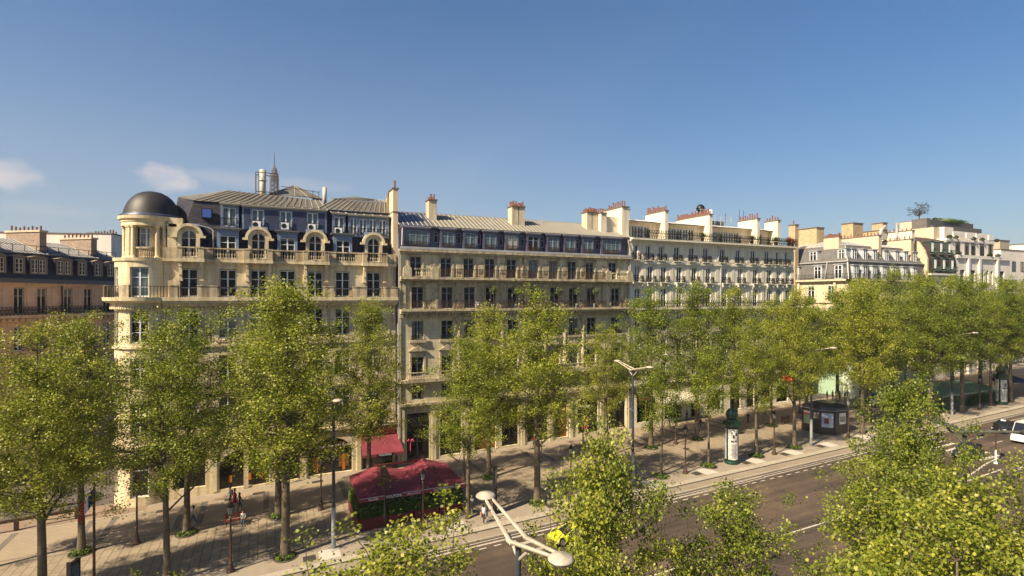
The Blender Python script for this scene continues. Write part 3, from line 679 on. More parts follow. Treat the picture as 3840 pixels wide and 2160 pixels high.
# party-wall stack at the right end, drain pipes
b=M(O1); b.box(13.4,13.98,Y-.05,Y+2.2,23.8,32.6,0); b.box(13.36,14.02,Y-.1,Y+2.3,29.9,30.0,1); b.box(13.3,14.08,Y-.12,Y+2.35,32.6,32.75,1)
b.box(13.2,13.6,Y+2.4,Y+3.2,29,32.0,2)
o=b.build('chimney',[stT,cap,brk],B1); pots(o,[(13.7-O1[0],Y+.5-O1[1],32.75-O1[2]),(13.4-O1[0],Y+2.7-O1[1],32.0-O1[2])],.75)
for p,r_ in (([(-7.8,Y+.3,27.3),(-6.5,Y+.3,27.3),(-5.4,Y+.3,27.1),(-5.0,Y+.2,26.8),(-5.0,Y+.3,24.0)],.06),([(13.35,Y-.1,23.4),(13.35,Y-.1,19.95)],.07),([(13.9,Y-.2,19),(13.9,Y-.2,-.5)],.08)):
    b=M(O1); b.tube(p,r_,6); b.build('drain_pipe',zincl,B1)
# rooftop duct with cage, white flue, handrail
b=M(O1); b.lathe(-.45,Y+9,[(.36,31),(.36,35.4)],14,0); b.lathe(-.45,Y+9,[(.43,34.0),(.43,34.2)],14,0)
b.build('flue_pipe',mat('flue cream metal',(.46,.42,.34),.5,.08,2),B1,smooth=True)
b=M(O1); b.lathe(6.4,Y+6,[(.24,31),(.24,33.3)],12,0); b.build('flue_pipe',MATS['flue cream metal'],B1,smooth=True)
b=M(O1)
for x in (-1.2,-.85,.8,1.15):
    for y in (Y+8.2,Y+9.8): b.tube([(x,y,31.5),(x,y,34.9)],.045,4)
for z in (32.6,34.9): b.tube([(-1.2,Y+8.2,z),(1.15,Y+8.2,z),(1.15,Y+9.8,z),(-1.2,Y+9.8,z),(-1.2,Y+8.2,z)],.045,4)
b.tube([(1.6,Y+8,33.4),(5.9,Y+8,33.0)],.035,4); b.tube([(4,Y+8,32.4),(5.9,Y+8,32.2)],.035,4)
for x in (5.2,5.9): b.tube([(x,Y+8,31),(x,Y+8,33.2)],.04,4)
b.build('roof_railing',ironb,B1)
# ground floor shop fronts
for a,c,z0,z1 in gh:
    b=M(O1); b.box(a,c,Y+.28,Y+.34,z0,z1); SW=b.build('shop_window',gS,B1); b=M(O1)
    b.box(a-.05,c+.05,Y-.06,Y+.3,z0-.12,z0,1)
    n=3 if c-a>3 else (1 if c-a<2 else 2)
    for i in range(n+1):
        x=a+(c-a)*i/n; b.box(max(a,x-.05),min(c,x+.05),Y+.18,Y+.27,z0,z1-(.9 if 0<i<n else 1.6 if c-a>3 else 0),0)

b=M(O1)
b.box(4.3,8.65,Y+.1,Y+.17,3.0,3.75,0)
o=b.build('shop_fascia',mat('maroon fascia',(.07,.008,.01),.5),B1)
textmesh('Arabian Oud',.42,.01,white,o,(5.75-O1[0],Y+.08-O1[1],3.36-O1[2]))
textmesh(''.join(reversed('\uFEDF\uFEE0\uFECC\uFEEE\uFEA9')) +'  '+ ''.join(reversed('\uFE8D\uFEDF\uFECC\uFEAE\uFE91\uFEF4\uFE94')),.42,.01,white,o,(7.75-O1[0],Y+.08-O1[1],3.42-O1[2]),sx=.8)
dsp=[mat('display amber',(.20,.10,.03),.5,.3,6),mat('display orange',(.50,.17,.02),.5)]
for x in (5.0,7.9): b=M(O1); b.box(x-.55,x+.55,Y+.24,Y+.275,.9,2.2,0); b.box(x-.16,x+.16,Y+.22,Y+.24,.55,2.3,1); b.box(x-.45,x+.45,Y+.21,Y+.225,1.25,1.33,1); b.build('window_display',dsp,B1)
for x in (-3.6,-1.8,-.7): b=M(O1); b.box(x,x+.32,Y+.24,Y+.275,.7,1.4,1); b.build('window_display',dsp,B1)
# outdoor air-conditioning units on the dormer railings
for x,lab in ((-.88,'white air conditioner on the first window of the wide upper dormer'),(1.91,'white air conditioner on the middle window of the wide upper dormer'),(4.66,'pale air conditioner on the third window of the wide upper dormer'),(7.5,'white air conditioner on the narrow upper dormer near the party wall')):
    zz=27.35 if x<7 else 27.1
    r=root('air_conditioner',lab,'air conditioner',(x-.1,Y+.78,zz),group='air conditioners on the domed building')
    b=M(); b.box(-.38,.38,-.16,.16,0,.72,0); b.build('casing',white,r)
    b=M(); b.tube([(-.12,-.165,.36),(-.12,-.18,.36)],.26,14,0); b.build('fan_grille',blackm,r)
# ================= carved grey-beige building =================
Y=62.0
B2=root('carved_building','grey beige building with two long iron balconies and a violet glazed attic under pale zinc','building',(30,66,.5))
O2=tuple(B2.location)
w5=[15.96,19.68,22.58,25.39,28.37,31.47,34.46,37.29,40.12,43.84]
w4=[16.18,19.82,22.69,25.54,28.55,31.68,34.66,37.51,40.37,44.33]
b=M(O2)
gh=[(14.9,17.6,.7,6.3),(18.9,21.6,.9,6.3),(23.3,26.2,1.0,6.3),(27.0,29.3,1.1,6.3),(30.6,33.6,1.2,6.3),(34.6,36.6,1.3,6.3),(38.2,41.4,1.5,6.3),(43.2,46.0,1.6,6.3)]
wall(b,14.05,46.6,-.5,7.4,gh,Y,.4)
hs_=[]
for x in w4: hs_+=[(x-.72,x+.72,10.6,12.9),(x-.72,x+.72,14.9,17.15),(x-.72,x+.72,18.65,21.2)]
for x in w5: hs_.append((x-.68,x+.68,22.36,24.75))
for x in w4: hs_.append((x-.72,x+.72,7.9,9.6))
wall(b,14.05,46.6,7.4,25.3,hs_,Y,.35)
b.box(14.05,46.6,Y+.42,Y+11,-.5,25.4)
for x in (14.1,17.9,22.0,29.7,33.8,36.9,41.8,46.1): b.box(x,x+.5,Y-.12,Y-.002,.3,7.2)
b.build('wall',stB,B2)
b=M(O2)
b.box(14.0,46.7,Y-.35,Y-.003,7.2,7.5); 
b.box(14.0,46.7,Y-.6,Y-.003,9.95,10.3)                 # balcony of the second floor
b.box(14.0,46.7,Y-.35,Y-.003,17.55,17.95); dentils(b,14.1,46.6,Y-.34,17.8,.2,.4); b.box(14.0,46.8,Y-.75,Y-.003,18.02,18.3); b.box(14.0,46.8,Y-1.05,Y-.003,18.3,18.55)
b.box(14.0,46.8,Y-.5,Y-.003,21.85,22.05); b.box(14.0,46.8,Y-.95,Y-.003,22.05,22.32)
b.box(14.0,46.8,Y-.25,Y-.003,25.05,25.3); b.box(13.9,46.9,Y-.5,Y-.002,25.3,25.55)
b.build('cornice',stB2,B2)
b=M(O2); b.box(14.1,46.5,Y-.03,Y-.001,21.45,21.8)   # pilasters, panels, window hoods
for i in range(9):
    x=(w4[i]+w4[i+1])/2
    for q,dx in enumerate((-.25,-.08,.09)): b.box(x+dx,x+dx+.12,Y-.12,Y-.003,18.7,21.3)
    b.box(x-.38,x+.38,Y-.09,Y-.002,18.65,21.3); b.box(x-.42,x+.42,Y-.2,Y-.002,21.3,21.75)
    b.box(x-.3,x+.3,Y-.08,Y-.002,23.0,24.3); 
    if 0<i<8: b.lathe(x,Y-.05,[(.34,11),(.3,11.3),(.28,16.6),(.4,16.8),(.42,17.4)],12,0,caps=False); b.box(x-.5,x+.5,Y-.45,Y-.002,17.1,17.55)
for x in w5:
    b.box(x-.95,x-.74,Y-.08,Y-.002,22.4,24.85); b.box(x+.74,x+.95,Y-.08,Y-.002,22.4,24.85); b.box(x-.95,x+.95,Y-.12,Y-.001,24.8,24.98)
for x in w4:
    b.box(x-.95,x-.76,Y-.09,Y-.002,18.6,21.3); b.box(x+.76,x+.95,Y-.09,Y-.002,18.6,21.3); b.box(x-1.0,x+1.0,Y-.2,Y-.001,21.3,21.45); b.box(x-.3,x+.3,Y-.25,Y-.001,21.5,21.75)
    b.box(x-1.0,x+1.0,Y-.3,Y-.001,14.6,14.85); b.prism([(x-1.15,13.6),(x+1.15,13.6),(x,14.3)],Y-.3,Y-.001); b.box(x-.95,x-.76,Y-.09,Y-.002,11,13.5); b.box(x+.76,x+.95,Y-.09,Y-.002,11,13.5)
for x in (14.2,18.1,41.9,45.7):
    for k in range(5): b.box(x,x+.75,Y-.14,Y-.003,18.8+k*.5,19.1+k*.5)
    b.box(x+.2,x+.5,Y-.22,Y-.004,18.6,21.5)
b.build('carved_trim',stB2,B2)
def balo(r,O,m,x0,x1,y,z,h,style,sp=.14,name='balcony_railing'):
    b=M(O); railing(b,x0,x1,y,z,h,sp,style=style); return b.build(name,m,r)
b=M(O2); railing(b,18.6,42.0,Y-.85,22.36,1.0,.2,style='bars',t=.034); b.build('balcony_railing',ironb,B2)
for a,c in ((15.7,17.5),(43.4,45.6)):
    b=M(O2); b.box(a-.1,c+.1,Y-.9,Y-.7,22.32,22.45); b.box(a-.1,c+.1,Y-.92,Y-.68,23.2,23.32); balusters(b,a,c,Y-.8,22.45,.75,0,.24); b.build('stone_balustrade',stB2,B2)
for x in (14.75,18.05,42.6,46.1):
    b=M(O2); b.box(x-.5,x+.5,Y-.95,Y-.65,22.32,23.1); n=8
    b.prism([(x-.5,23.1)]+[(x-.5*math.cos(math.pi*i/n),23.1+.5*math.sin(math.pi*i/n)) for i in range(1,n)]+[(x+.5,23.1)][::1],Y-.95,Y-.65); b.build('carved_pier',stB2,B2)
balo(B2,O2,ironb,15.4,17.6,Y-.95,18.58,1.0,'scroll'); balo(B2,O2,ironb,18.7,42.1,Y-.95,18.58,1.0,'scroll'); balo(B2,O2,ironb,43.3,45.9,Y-.95,18.58,1.0,'scroll')
for x in w4:
    balo(B2,O2,iron,x-.85,x+.85,Y-.25,14.9,.55,'bars',.13,'window_railing')
    b=M(O2); b.box(x-1.3,x+1.3,Y-.6,Y-.4,10.3,10.42); b.box(x-1.3,x+1.3,Y-.62,Y-.38,11.05,11.15); balusters(b,x-1.3,x+1.3,Y-.5,10.42,.63,0,.27); b.build('stone_balustrade',stB2,B2)
for i,x in enumerate(w4):
    win(B2,x,Y+.22,18.63,1.4,2.55,'m1',greyw); win(B2,x,Y+.22,14.92,1.4,2.2,'m1',greyw); win(B2,x,Y+.25,10.62,1.4,2.25,'m1',greyw); win(B2,x,Y+.25,7.92,1.4,1.65,'m',greyw)
for i,x in enumerate(w5): win(B2,x,Y+.22,22.36,1.32,2.37,'m1',greyw,gB if i==5 else gD)
# attic: zinc clad wall with a row of projecting glazed dormers
b=M(O2); b.box(14.1,46.5,Y+.35,Y+.9,25.55,28.3,0); b.box(14.0,46.7,Y-.45,Y+.4,25.55,25.68,1); b.box(14.0,46.7,Y-.5,Y-.4,25.58,25.85,2)
b.build('attic_wall',[zincb,violet,zincl],B2)
xs_=[(14.3,17.6,'q')]+[(a-.95,a+.95,'m1') for a in (19.85,22.75,25.35,28.35,31.4,34.3,36.9,39.7)]+[(41.9,45.2,'q')]
for i,(a,c,st) in enumerate(xs_):
    y=Y-.15; b=M(O2); wall(b,a,c,25.7,28.05,[(a+.2,c-.2,25.95,27.85)],y,.15,0); b.box(a,c,y+.16,Y+.6,25.7,28.05,0); b.box(a-.12,c+.12,y-.15,Y+.8,28.05,28.2,0); b.box(a-.14,c+.14,y-.17,Y+.8,28.2,28.27,1)
    o=b.build('dormer',[violet,zincl],B2); win(B2,(a+c)/2,y+.05,25.97,c-a-.42,1.86,'q1' if st=='q' else 'm1',greyw,[gB,gB,gB,gB,gW,gD,gB,gB,gB,gB][i])
    r=M(O2); railing(r,a+.2,c-.2,y-.05,25.95,.55,.16); r.build('dormer_railing',ironb,o)
    if i<9:
        n=xs_[i+1][0]; win(B2,n-.42,Y+.28,26.5,.5,1.3,'1',greyw,gD)
b=M(O2)
zincface(b,[(14.0,Y-.1,28.35),(46.8,Y-.1,28.35),(46.8,Y+4.6,30.6),(14.0,Y+4.6,30.6)],58,0,1,.06)
b.face([(14.0,Y+4.6,30.6),(46.8,Y+4.6,30.6),(46.8,Y+9,28.4),(14.0,Y+9,28.4)],0); b.box(14.0,46.8,Y-.15,Y-.05,28.2,28.4,2); b.box(14.0,46.8,Y+4.5,Y+4.7,30.55,30.68,1)
b.face([(14.02,Y-.05,28.37),(18.2,Y-.05,28.37+.02),(18.2,Y+4.5,30.62),(14.02,Y+4.5,30.62)],3)
b.build('zinc_roof',[mat('zinc tan grey',(.19,.175,.14),.6,.15,.8,c2=(.13,.12,.09),metal=.05,streak=.4,stain=(.2,.18,.14)),mat('zinc seam light',(.42,.39,.33),.5,.1,1),zincd,zincb],B2)
for x in (22,27.3,34.8,44): b=M(O2); b.lathe(x,Y+3.8,[(.07,30),(.07,30.9),(.14,30.92),(.02,31)],6); b.build('roof_vent',zincl,B2)
for x0,x1 in ((18.15,19.15),(29.45,30.35),(30.5,31.3),(41.05,41.85),(42.0,42.8)):
    chimney(B2,x0,x1,Y+2.2,Y+3.6,29,31.9,mat('chimney render tan cream',(.60,.51,.37),.9,.1,1,streak=.5,stain=(.25,.2,.13)),3,.5,2,capm=mat('brick cap',(.14,.10,.07),.9))
for p in ([(13.95,Y-.15,25.4),(13.95,Y-.15,-.5)],[(14.35,Y-.2,28.2),(14.2,Y-.4,26.0)],[(46.5,Y-.15,25.4),(46.5,Y-.15,1)],[(46.4,Y-.05,28.1),(46.7,Y-.3,26.3),(46.7,Y-.2,23.5)]):
    b=M(O2); b.tube(p,.08,6); b.build('drain_pipe',zincl,B2)
for x in (29.95,): 
    for z0,z1 in ((18.7,21.2),(22.5,24.9)):
        b=M(O2); P=[(x+.09*math.sin(i*1.9),Y-.08+.02*math.cos(i*2.3),z0+(z1-z0)*i/14) for i in range(15)]; b.tube(P,[.05+.05*((i*7)%3) for i in range(15)],5); b.build('dry_creeper',mat('dry creeper',(.22,.13,.08),.95,.3,8),B2)
rust=mat('rust orange hoarding',(.24,.075,.025),.6,.15,1.5,brick=('wall',.3,9,.01,.7,.9))
for i,(a,c,z0,z1) in enumerate(gh):
    k=1 if i in (2,5) else 0
    b=M(O2); b.box(a,c,Y+.3,Y+.39,z0-.3,z1)
    o=b.build('shop_window' if not k else 'shop_shutter',[gS,rust][k],B2)
    if not k:
        b=M(O2); b.box(a-.03,c+.03,Y+.05,Y+.28,z0-.6,z0-.1,0); b.box(a,a+.09,Y+.16,Y+.28,z0,z1,0); b.box(c-.09,c,Y+.16,Y+.28,z0,z1,0); b.box((a+c)/2-.05,(a+c)/2+.05,Y+.16,Y+.28,z0,z1,0); b.box(a,c,Y+.1,Y+.28,z1-1.6,z1-1.0,0); b.build('shop_frame',blackm,o)
for x,z,s in ((39.4,5.05,.46),(44.6,5.2,.46)):
    r=[c for c in B2.children if c.name.startswith('shop_window')][4 if x<42 else 5]
    textmesh('TUDOR',s,.02,white,r,(x-O2[0],Y+.05-O2[1],z-O2[2]))
# ================= pale building with roof terrace =================
B3=root('terrace_building','pale building with small iron balconies under a planted roof terrace and tall white chimney walls','building',(63,66,1.9))
O3=tuple(B3.location)
v5=[47.74,50.0,52.38,55.3,58.18,60.96,64.38,67.69,70.99,74.14,76.32,78.46]
v4=[48.13,50.39,52.84,55.77,58.66,61.5,64.92,68.16,71.48,74.66,76.88,79.11]
b=M(O3)
gh=[(48,51.5,2.0,6.0),(53,56.3,2.0,6.0),(58,59.8,1.9,6),(61.3,64.3,2.6,5.6),(66,68.2,2.3,6.2),(69.6,71.2,2.4,6.2),(72.8,75,2.5,6.2),(76.3,79,2.6,6.2)]
wall(b,46.75,80.4,.4,7.4,gh,Y,.4)
hs_=[]
for x in v5: hs_.append((x-.48,x+.48,25.29,27.35))
for x in v4: hs_+=[(x-.48,x+.48,22.1,24.37),(x-.5,x+.5,18.5,21.2),(x-.5,x+.5,15.0,17.2),(x-.5,x+.5,11.5,13.8),(x-.5,x+.5,8.2,10.4)]
wall(b,46.75,80.4,7.4,28.0,hs_,Y,.25)
b.box(46.75,80.4,Y+.3,Y+10.6,.4,28.0); 
for x in v4: spandrel(b,x-.5,x+.5,20.85,Y-.002,.2,rise=.35,n=6)
for i in range(13):
    x=(47.0,*[ (v4[j]+v4[j+1])/2 for j in range(11)],80.1)[i]
    b.box(x-.35,x+.35,Y-.05,Y-.002,22.3,24.5); b.box(x-.35,x+.35,Y-.05,Y-.002,25.3,27.6); b.box(x-.3,x+.3,Y-.08,Y-.002,18.6,21.6)
b.build('wall',stC,B3)
b=M(O3)
b.box(46.7,80.5,Y-.3,Y-.003,27.85,28.1); b.box(46.7,80.6,Y-.75,Y-.003,28.1,28.3); b.box(46.7,80.6,Y-.6,Y+2.6,28.3,28.42)
b.box(46.7,80.5,Y-.22,Y-.003,24.75,25.0); b.box(46.7,80.5,Y-.18,Y-.003,21.75,21.9); b.box(46.7,80.5,Y-.6,Y-.003,17.95,18.15); b.box(46.7,80.5,Y-.85,Y-.003,18.15,18.38); dentils(b,46.8,80.4,Y-.1,17.7,.2,.4)
b.box(46.7,80.5,Y-.3,Y-.003,7.3,7.6)
for x in v4:
    b.box(x-.78,x+.78,Y-.4,Y-.003,21.95,22.1); b.box(x-.7,x+.7,Y-.15,Y-.003,21.3,21.5)
    for s in (-.72,.52): b.box(x+s,x+s+.2,Y-.34,Y-.004,21.55,21.95)
for x in v5: b.box(x-.7,x+.7,Y-.1,Y-.002,27.4,27.52)
for x in v4: b.box(x-.62,x+.62,Y-.12,Y-.002,24.4,24.5)
b.build('cornice',stC,B3)
# balconies: the same piece copied for each window
b=M(); b.box(-.75,.75,-.42,0,-.07,0,0); bm_=b.mesh('balcony',stC)
b=M(); railing(b,-.75,.75,-.4,0,.95,.42,style='scroll')
for s in (-.73,.73):
    b.box(s-.02,s+.02,-.4,0,.9,.95)
    for i in range(4): b.box(s-.014,s+.014,-.4+i*.11,-.37+i*.11,0,.92)
    b.tube([(s,-.35+.12*math.cos(a*math.pi/4)+.1,.5+.28*math.sin(a*math.pi/4)) for a in range(9)],.02,3,0,False)
rm_=b.mesh('railing',iron)
def sm(r,O,x,y,z,sx=1):
    o=inst(bm_,'balcony',r,(x-O[0],y-O[1],z-O[2]),0,(sx,1,1)); inst(rm_,'railing',o,(0,0,0))
for i,x in enumerate(v5):
    sm(B3,O3,x,Y,25.27); win(B3,x,Y+.15,25.3,.94,2.03,'m',white,gD)
for x in v4:
    sm(B3,O3,x,Y-.02,22.1); win(B3,x,Y+.15,22.12,.94,2.22,'m',white,rnd.choice([gD,gD,gC])); win(B3,x,Y+.15,18.5,.98,2.65,'m1',white); win(B3,x,Y+.15,15.02,.98,2.15,'m1',white); win(B3,x,Y+.15,11.5,.98,2.27,'m1',white); win(B3,x,Y+.15,8.2,.98,2.15,'m1',white)
balo(B3,O3,iron,46.8,80.4,Y-.7,28.42,1.15,'scroll'); balo(B3,O3,iron,47.0,80.4,Y-.75,18.4,1.05,'scroll')
# penthouse
b=M(O3); 
secs=[(47.6,53.2),(55.1,61.9),(63.6,72.0),(73.6,77.0)]
for a,c in secs:
    n=int((c-a-1.0)/1.15); H=[(a+.25+i*1.15,a+1.2+i*1.15,28.55,30.5) for i in range(n)]
    wall(b,a-.9,c+.9,28.42,31.1,H,Y+2.5,.15)
    for i,h in enumerate(H): win(B3,(h[0]+h[1])/2,Y+2.6,28.55,.94,1.93,'m',white,gD if i==n-1 and a>50 else gB)
b.box(47,80.2,Y+2.7,Y+9,28.42,31.0)
b.build('penthouse_wall',stW,B3)
b=M(O3)
for a,c in secs: 
    zincface(b,[(a-.9,Y+1.7,31.1),(c+.9,Y+1.7,31.1),(c+.9,Y+6.5,32.1),(a-.9,Y+6.5,32.1)],int((c-a)/.9),0,1); b.box(a-.9,c+.9,Y+1.65,Y+1.75,31.0,31.13,2); b.face([(a-.9,Y+1.7,31.05),(a-.9,Y+2.6,31.05),(c+.9,Y+2.6,31.05),(c+.9,Y+1.7,31.05)],3)
b.build('zinc_roof',[mat('zinc very pale',(.68,.66,.64),.5,.1,1),zincl,zincd,stW],B3)
chimney(B3,46.1,47.3,Y+.9,Y+5.2,28.0,32.8,stW,8,.75,1,flues=3)
chimney(B3,42.9,43.9,Y+1.5,Y+5.3,28.3,31.8,stW,7,.7,1,flues=3)
b=M(O3); b.box(43.9,46.1,Y+1.9,Y+5,28.3,31.5); b.box(47.3,50.5,Y+5,Y+7.5,30,33.3); b.box(47.2,50.6,Y+4.9,Y+7.6,33.3,33.45,1)
b.build('party_wall',[stW,cap],B3)
for (a,v0,v1,zt,n) in ((53.7,.7,5.2,32.72,11),(62.4,.7,8.2,32.72,21),(72.7,.7,4.6,32.7,8),(77.5,.7,3.3,32.7,5)):
    chimney(B3,a,a+.62,Y+v0,Y+v1,28.4,zt,stW,n,.7,1)
b=M(O3); b.tube([(63.5,Y-.1,28.0),(63.5,Y-.1,27.9),(63.4,Y-.12,25.6),(63.95,Y-.12,25.1),(63.9,Y-.12,18.4),(63.9,Y-.12,2)],.09,6); b.lathe(63.5,Y-.1,[(.1,27.4),(.22,27.6),(.22,27.9)],8); b.build('drain_pipe',zincl,B3)
# rooftop plant: cowl, frames, antennas
b=M(O3); b.box(66,72,Y+7,Y+9.5,31,33.0,0); b.build('roof_plant_box',mat('roof plant grey',(.16,.16,.16),.8),B3)
b=M(O3); b.lathe(66.2,Y+6.5,[(.75,34.6),(.72,34.9),(.5,35.3),(.2,35.5),(.02,35.5)],14,0); b.lathe(66.2,Y+6.5,[(.45,33),(.45,34.6)],10,0); b.build('black_cowl',blackm,B3,smooth=True)
b=M(O3)
for x in (65.6,66.8,67.4):
    for y in (Y+5.8,Y+7.2): b.tube([(x,y,31.5),(x,y,34.6)],.05,4)
for z in (32.6,33.6,34.6): b.tube([(65.6,Y+5.8,z),(67.4,Y+5.8,z),(67.4,Y+7.2,z),(65.6,Y+7.2,z),(65.6,Y+5.8,z)],.05,4)
b.tube([(65.6,Y+5.8,32.6),(66.8,Y+5.8,33.6)],.04,4); b.build('steel_frame',zincl,B3)
b=M(O3); b.lathe(68.4,Y+6.6,[(.5,33.9),(.55,34.1),(.55,34.7),(.2,34.8)],12,0); b.build('white_fan_drum',white,B3)
b=M(O3)
for z in (33.0,33.8): b.tube([(68.9,Y+6,z),(72.6,Y+6,z)],.04,4)
for x in (68.9,70.2,71.4,72.6): b.tube([(x,Y+6,32),(x,Y+6,33.8)],.04,4)
b.build('roof_railing',zincl,B3)
for x,h in ((70.8,34.2),(74.0,35.0),(75.0,34.9)): b=M(O3); b.tube([(x,Y+5.5,31.8),(x,Y+5.5,h)],.05,4); b.build('roof_mast',iron,B3)
for i,(a,c,z0,z1) in enumerate(gh):
    b=M(O3); b.box(a,c,Y+.3,Y+.39,z0-.3,z1); o=b.build('shop_window',[gS,gS,gS,mat('shop cream board',(.55,.47,.36),.7),gS,gS,mat('shop blue board',(.03,.06,.20),.6),gS][i],B3)
    b=M(O3); b.box(a,a+.09,Y+.16,Y+.28,z0,z1,0); b.box(c-.09,c,Y+.16,Y+.28,z0,z1,0); b.box((a+c)/2-.05,(a+c)/2+.05,Y+.16,Y+.28,z0,z1,0); b.box(a,c,Y+.1,Y+.27,z1-.9,z1-.3,0); b.build('shop_frame',blackm if i>2 else wood,o)
r=[c for c in B3.children if c.name.startswith('shop_window')]
textmesh('ROLEX',.5,.02,white,r[1],(55.6-O3[0],Y-.08-O3[1],6.9-O3[2]))
b=M(O3); b.box(77.8,80.2,Y-.2,Y-.02,6.0,6.9); fs=b.build('shop_sign',mat('red sign',(.5,.02,.015),.5,emit=(.9,.05,.02,.5)),B3)
b=M(O3)
b.hexa([(50.5,Y-1.9,4.8),(57.6,Y-1.9,4.85),(57.6,Y-.01,6.0),(50.5,Y-.01,6.0),(50.5,Y-1.9,4.86),(57.6,Y-1.9,4.91),(57.6,Y-.01,6.08),(50.5,Y-.01,6.08)]); b.box(50.5,57.6,Y-1.93,Y-1.88,4.5,4.9)
b.build('awning',creamc,B3)
# ================= russet building across the side street =================
ax,ay=-29.3,84.9; rz=math.atan2(96.6-84.9,-21.1+29.3)
B0=root('russet_building','orange tinted stone building with a navy mansard roof at the far left','building',(ax,ay,-.8),rz); LOCAL.add(B0.name); ZB=.8
# local x runs along its facade; z measured from the base
L0,L1=-16,17
b=M()
wx=[-12.5,-9.6,-6.7,-3.8,-.9,2.0,4.75,8.2,11.0,13.9]
hs_=[]
for x in wx: hs_+=[(x-.6,x+.6,17.8+ZB,21.15+ZB),(x-.6,x+.6,13.2+ZB,16.2+ZB),(x-.6,x+.6,8.8+ZB,11.8+ZB),(x-.7,x+.7,4.4+ZB,7.2+ZB)]
wall(b,L0,L1,0,22.0+ZB,hs_,0,.35)
b.box(L0,L1,.4,11,0,22.0+ZB)
for i in range(len(wx)-1):
    x=(wx[i]+wx[i+1])/2; b.box(x-.5,x+.5,-.06,-.002,18.4+ZB,21.0+ZB); b.box(x-.5,x+.5,-.06,-.002,13.8+ZB,16.2+ZB)
b.build('wall',stO,B0)
b=M(); b.box(L0,L1,-.7,-.003,17.35+ZB,17.7+ZB); b.box(L0,L1,-.35,-.003,16.9+ZB,17.35+ZB); dentils(b,L0,L1,-.35,16.95+ZB,.3,.7); b.box(L0,L1,-.3,-.003,21.45+ZB,21.75+ZB); b.box(L0,L1,-.5,-.002,21.75+ZB,22.1+ZB,1); b.box(L0,L1,-.5,-.003,7.7+ZB,8.1+ZB)
for x in wx: b.box(x-.85,x+.85,-.3,-.001,12.9+ZB,13.15+ZB); b.prism([(x-.95,12.2+ZB),(x+.95,12.2+ZB),(x,12.9+ZB)],-.25,-.001)
b.build('cornice',[stO,zincd],B0)
b=M(); railing(b,L0,L1,-.65,17.7+ZB,1.05,.16,style='scroll'); b.build('balcony_railing',iron,B0)
for x in wx:
    win(B0,x,.2,17.8+ZB,1.16,3.3,'m1',mat('cream window paint',(.62,.55,.42),.5),gD); win(B0,x,.2,13.2+ZB,1.16,2.95,'m1',None,gD); win(B0,x,.2,8.8+ZB,1.16,2.95,'m1',None,gD); win(B0,x,.2,4.4+ZB,1.3,2.75,'m1',None,gS)
RB=ZB-.95
b=M(); b.face([(L0,-.1,23.0+RB),(L1,-.1,23.0+RB),(L1,1.3,26.55+RB),(L0,1.3,26.55+RB)]); b.box(L0,L1,-.3,.1,22.95+RB,23.25+RB,1); b.build('mansard',[slateN,zincd],B0)
b=M(); zincface(b,[(L0,1.25,26.55+RB),(L1,1.25,26.55+RB),(L1,6.5,28.7+RB),(L0,6.5,28.7+RB)],60,0,1,.07); b.face([(L0,6.5,28.7+RB),(L1,6.5,28.7+RB),(L1,11,26+RB),(L0,11,26+RB)]); b.box(L0,L1,1.1,1.3,26.45+RB,26.6+RB,0)
b.build('zinc_roof',[zincd,zincl],B0)
b=M(); railing(b,L0,L1,1.9,26.8+RB,.9,1.4,style='bars',t=.03); 
b.build('snow_railing',iron,B0)
dormm=mat('dormer brown grey paint',(.20,.155,.115),.7,.1,2)
for i,(x,n) in enumerate(((-12,2),(-8.5,1),(-6.0,2),(-3,1),(-.1,1),(2.05,1),(4.4,2),(7.7,2),(10.2,1),(12.6,1),(15.0,2))):
    w=.55 if n==1 else .95; b=M(); zb=24.0+RB
    wall(b,x-w-.15,x+w+.15,zb-.15,zb+2.0,[(x-w+.1,x+w-.1,zb,zb+1.75)],.05,.15,0); b.box(x-w-.15,x+w+.15,.21,1.2,zb-.15,zb+2.0,1)
    b.prism([(x-w-.25,zb+2.0),(x+w+.25,zb+2.0),(x+w*.6,zb+2.2),(x,zb+2.28),(x-w*.6,zb+2.2)],-.02,1.0,0)
    b.build('dormer',[dormm,slateN],B0)
    if n==1: win(B0,x,.1,zb,2*w-.22,1.73,'m2',mat('cream window paint',(.6,.5,.4),.5),gD)
    else:
        for s in (-.48,.48): win(B0,x+s,.1,zb,.75,1.73,'m2',mat('cream window paint',(.6,.5,.4),.5),gD)
def lchim(x0,x1,y0,y1,z0,z1,m,n):
    b=M(); b.box(x0,x1,y0,y1,z0,z1,0); b.box(x0-.12,x1+.12,y0-.15,y1+.15,z1,z1+.25,1)
    o=b.build('chimney',[m,stT],B0); pots(o,[((x0+x1)/2,y0+(y1-y0)*(i+.5)/n,z1+.25) for i in range(n)],.6)
lchim(6.0,6.9,2.0,7.5,27,29.6+RB,brr,8); lchim(13.2,14.1,2.0,7.5,27,29.4+RB,brr,8); lchim(-1.5,-.6,2.0,7.5,27,29.6+RB,brr,7)
b=M(); b.tube([(7.2,-.15,22.5+ZB),(7.2,-.2,20+ZB),(7.15,-.2,0)],.09,6); b.tube([(7.3+.5*math.cos(a*.8)*(1-a/12),-.3,18.7+ZB+.55*math.sin(a*.8)*(1-a/12)) for a in range(11)],.05,4); b.build('drain_pipe',iron,B0)
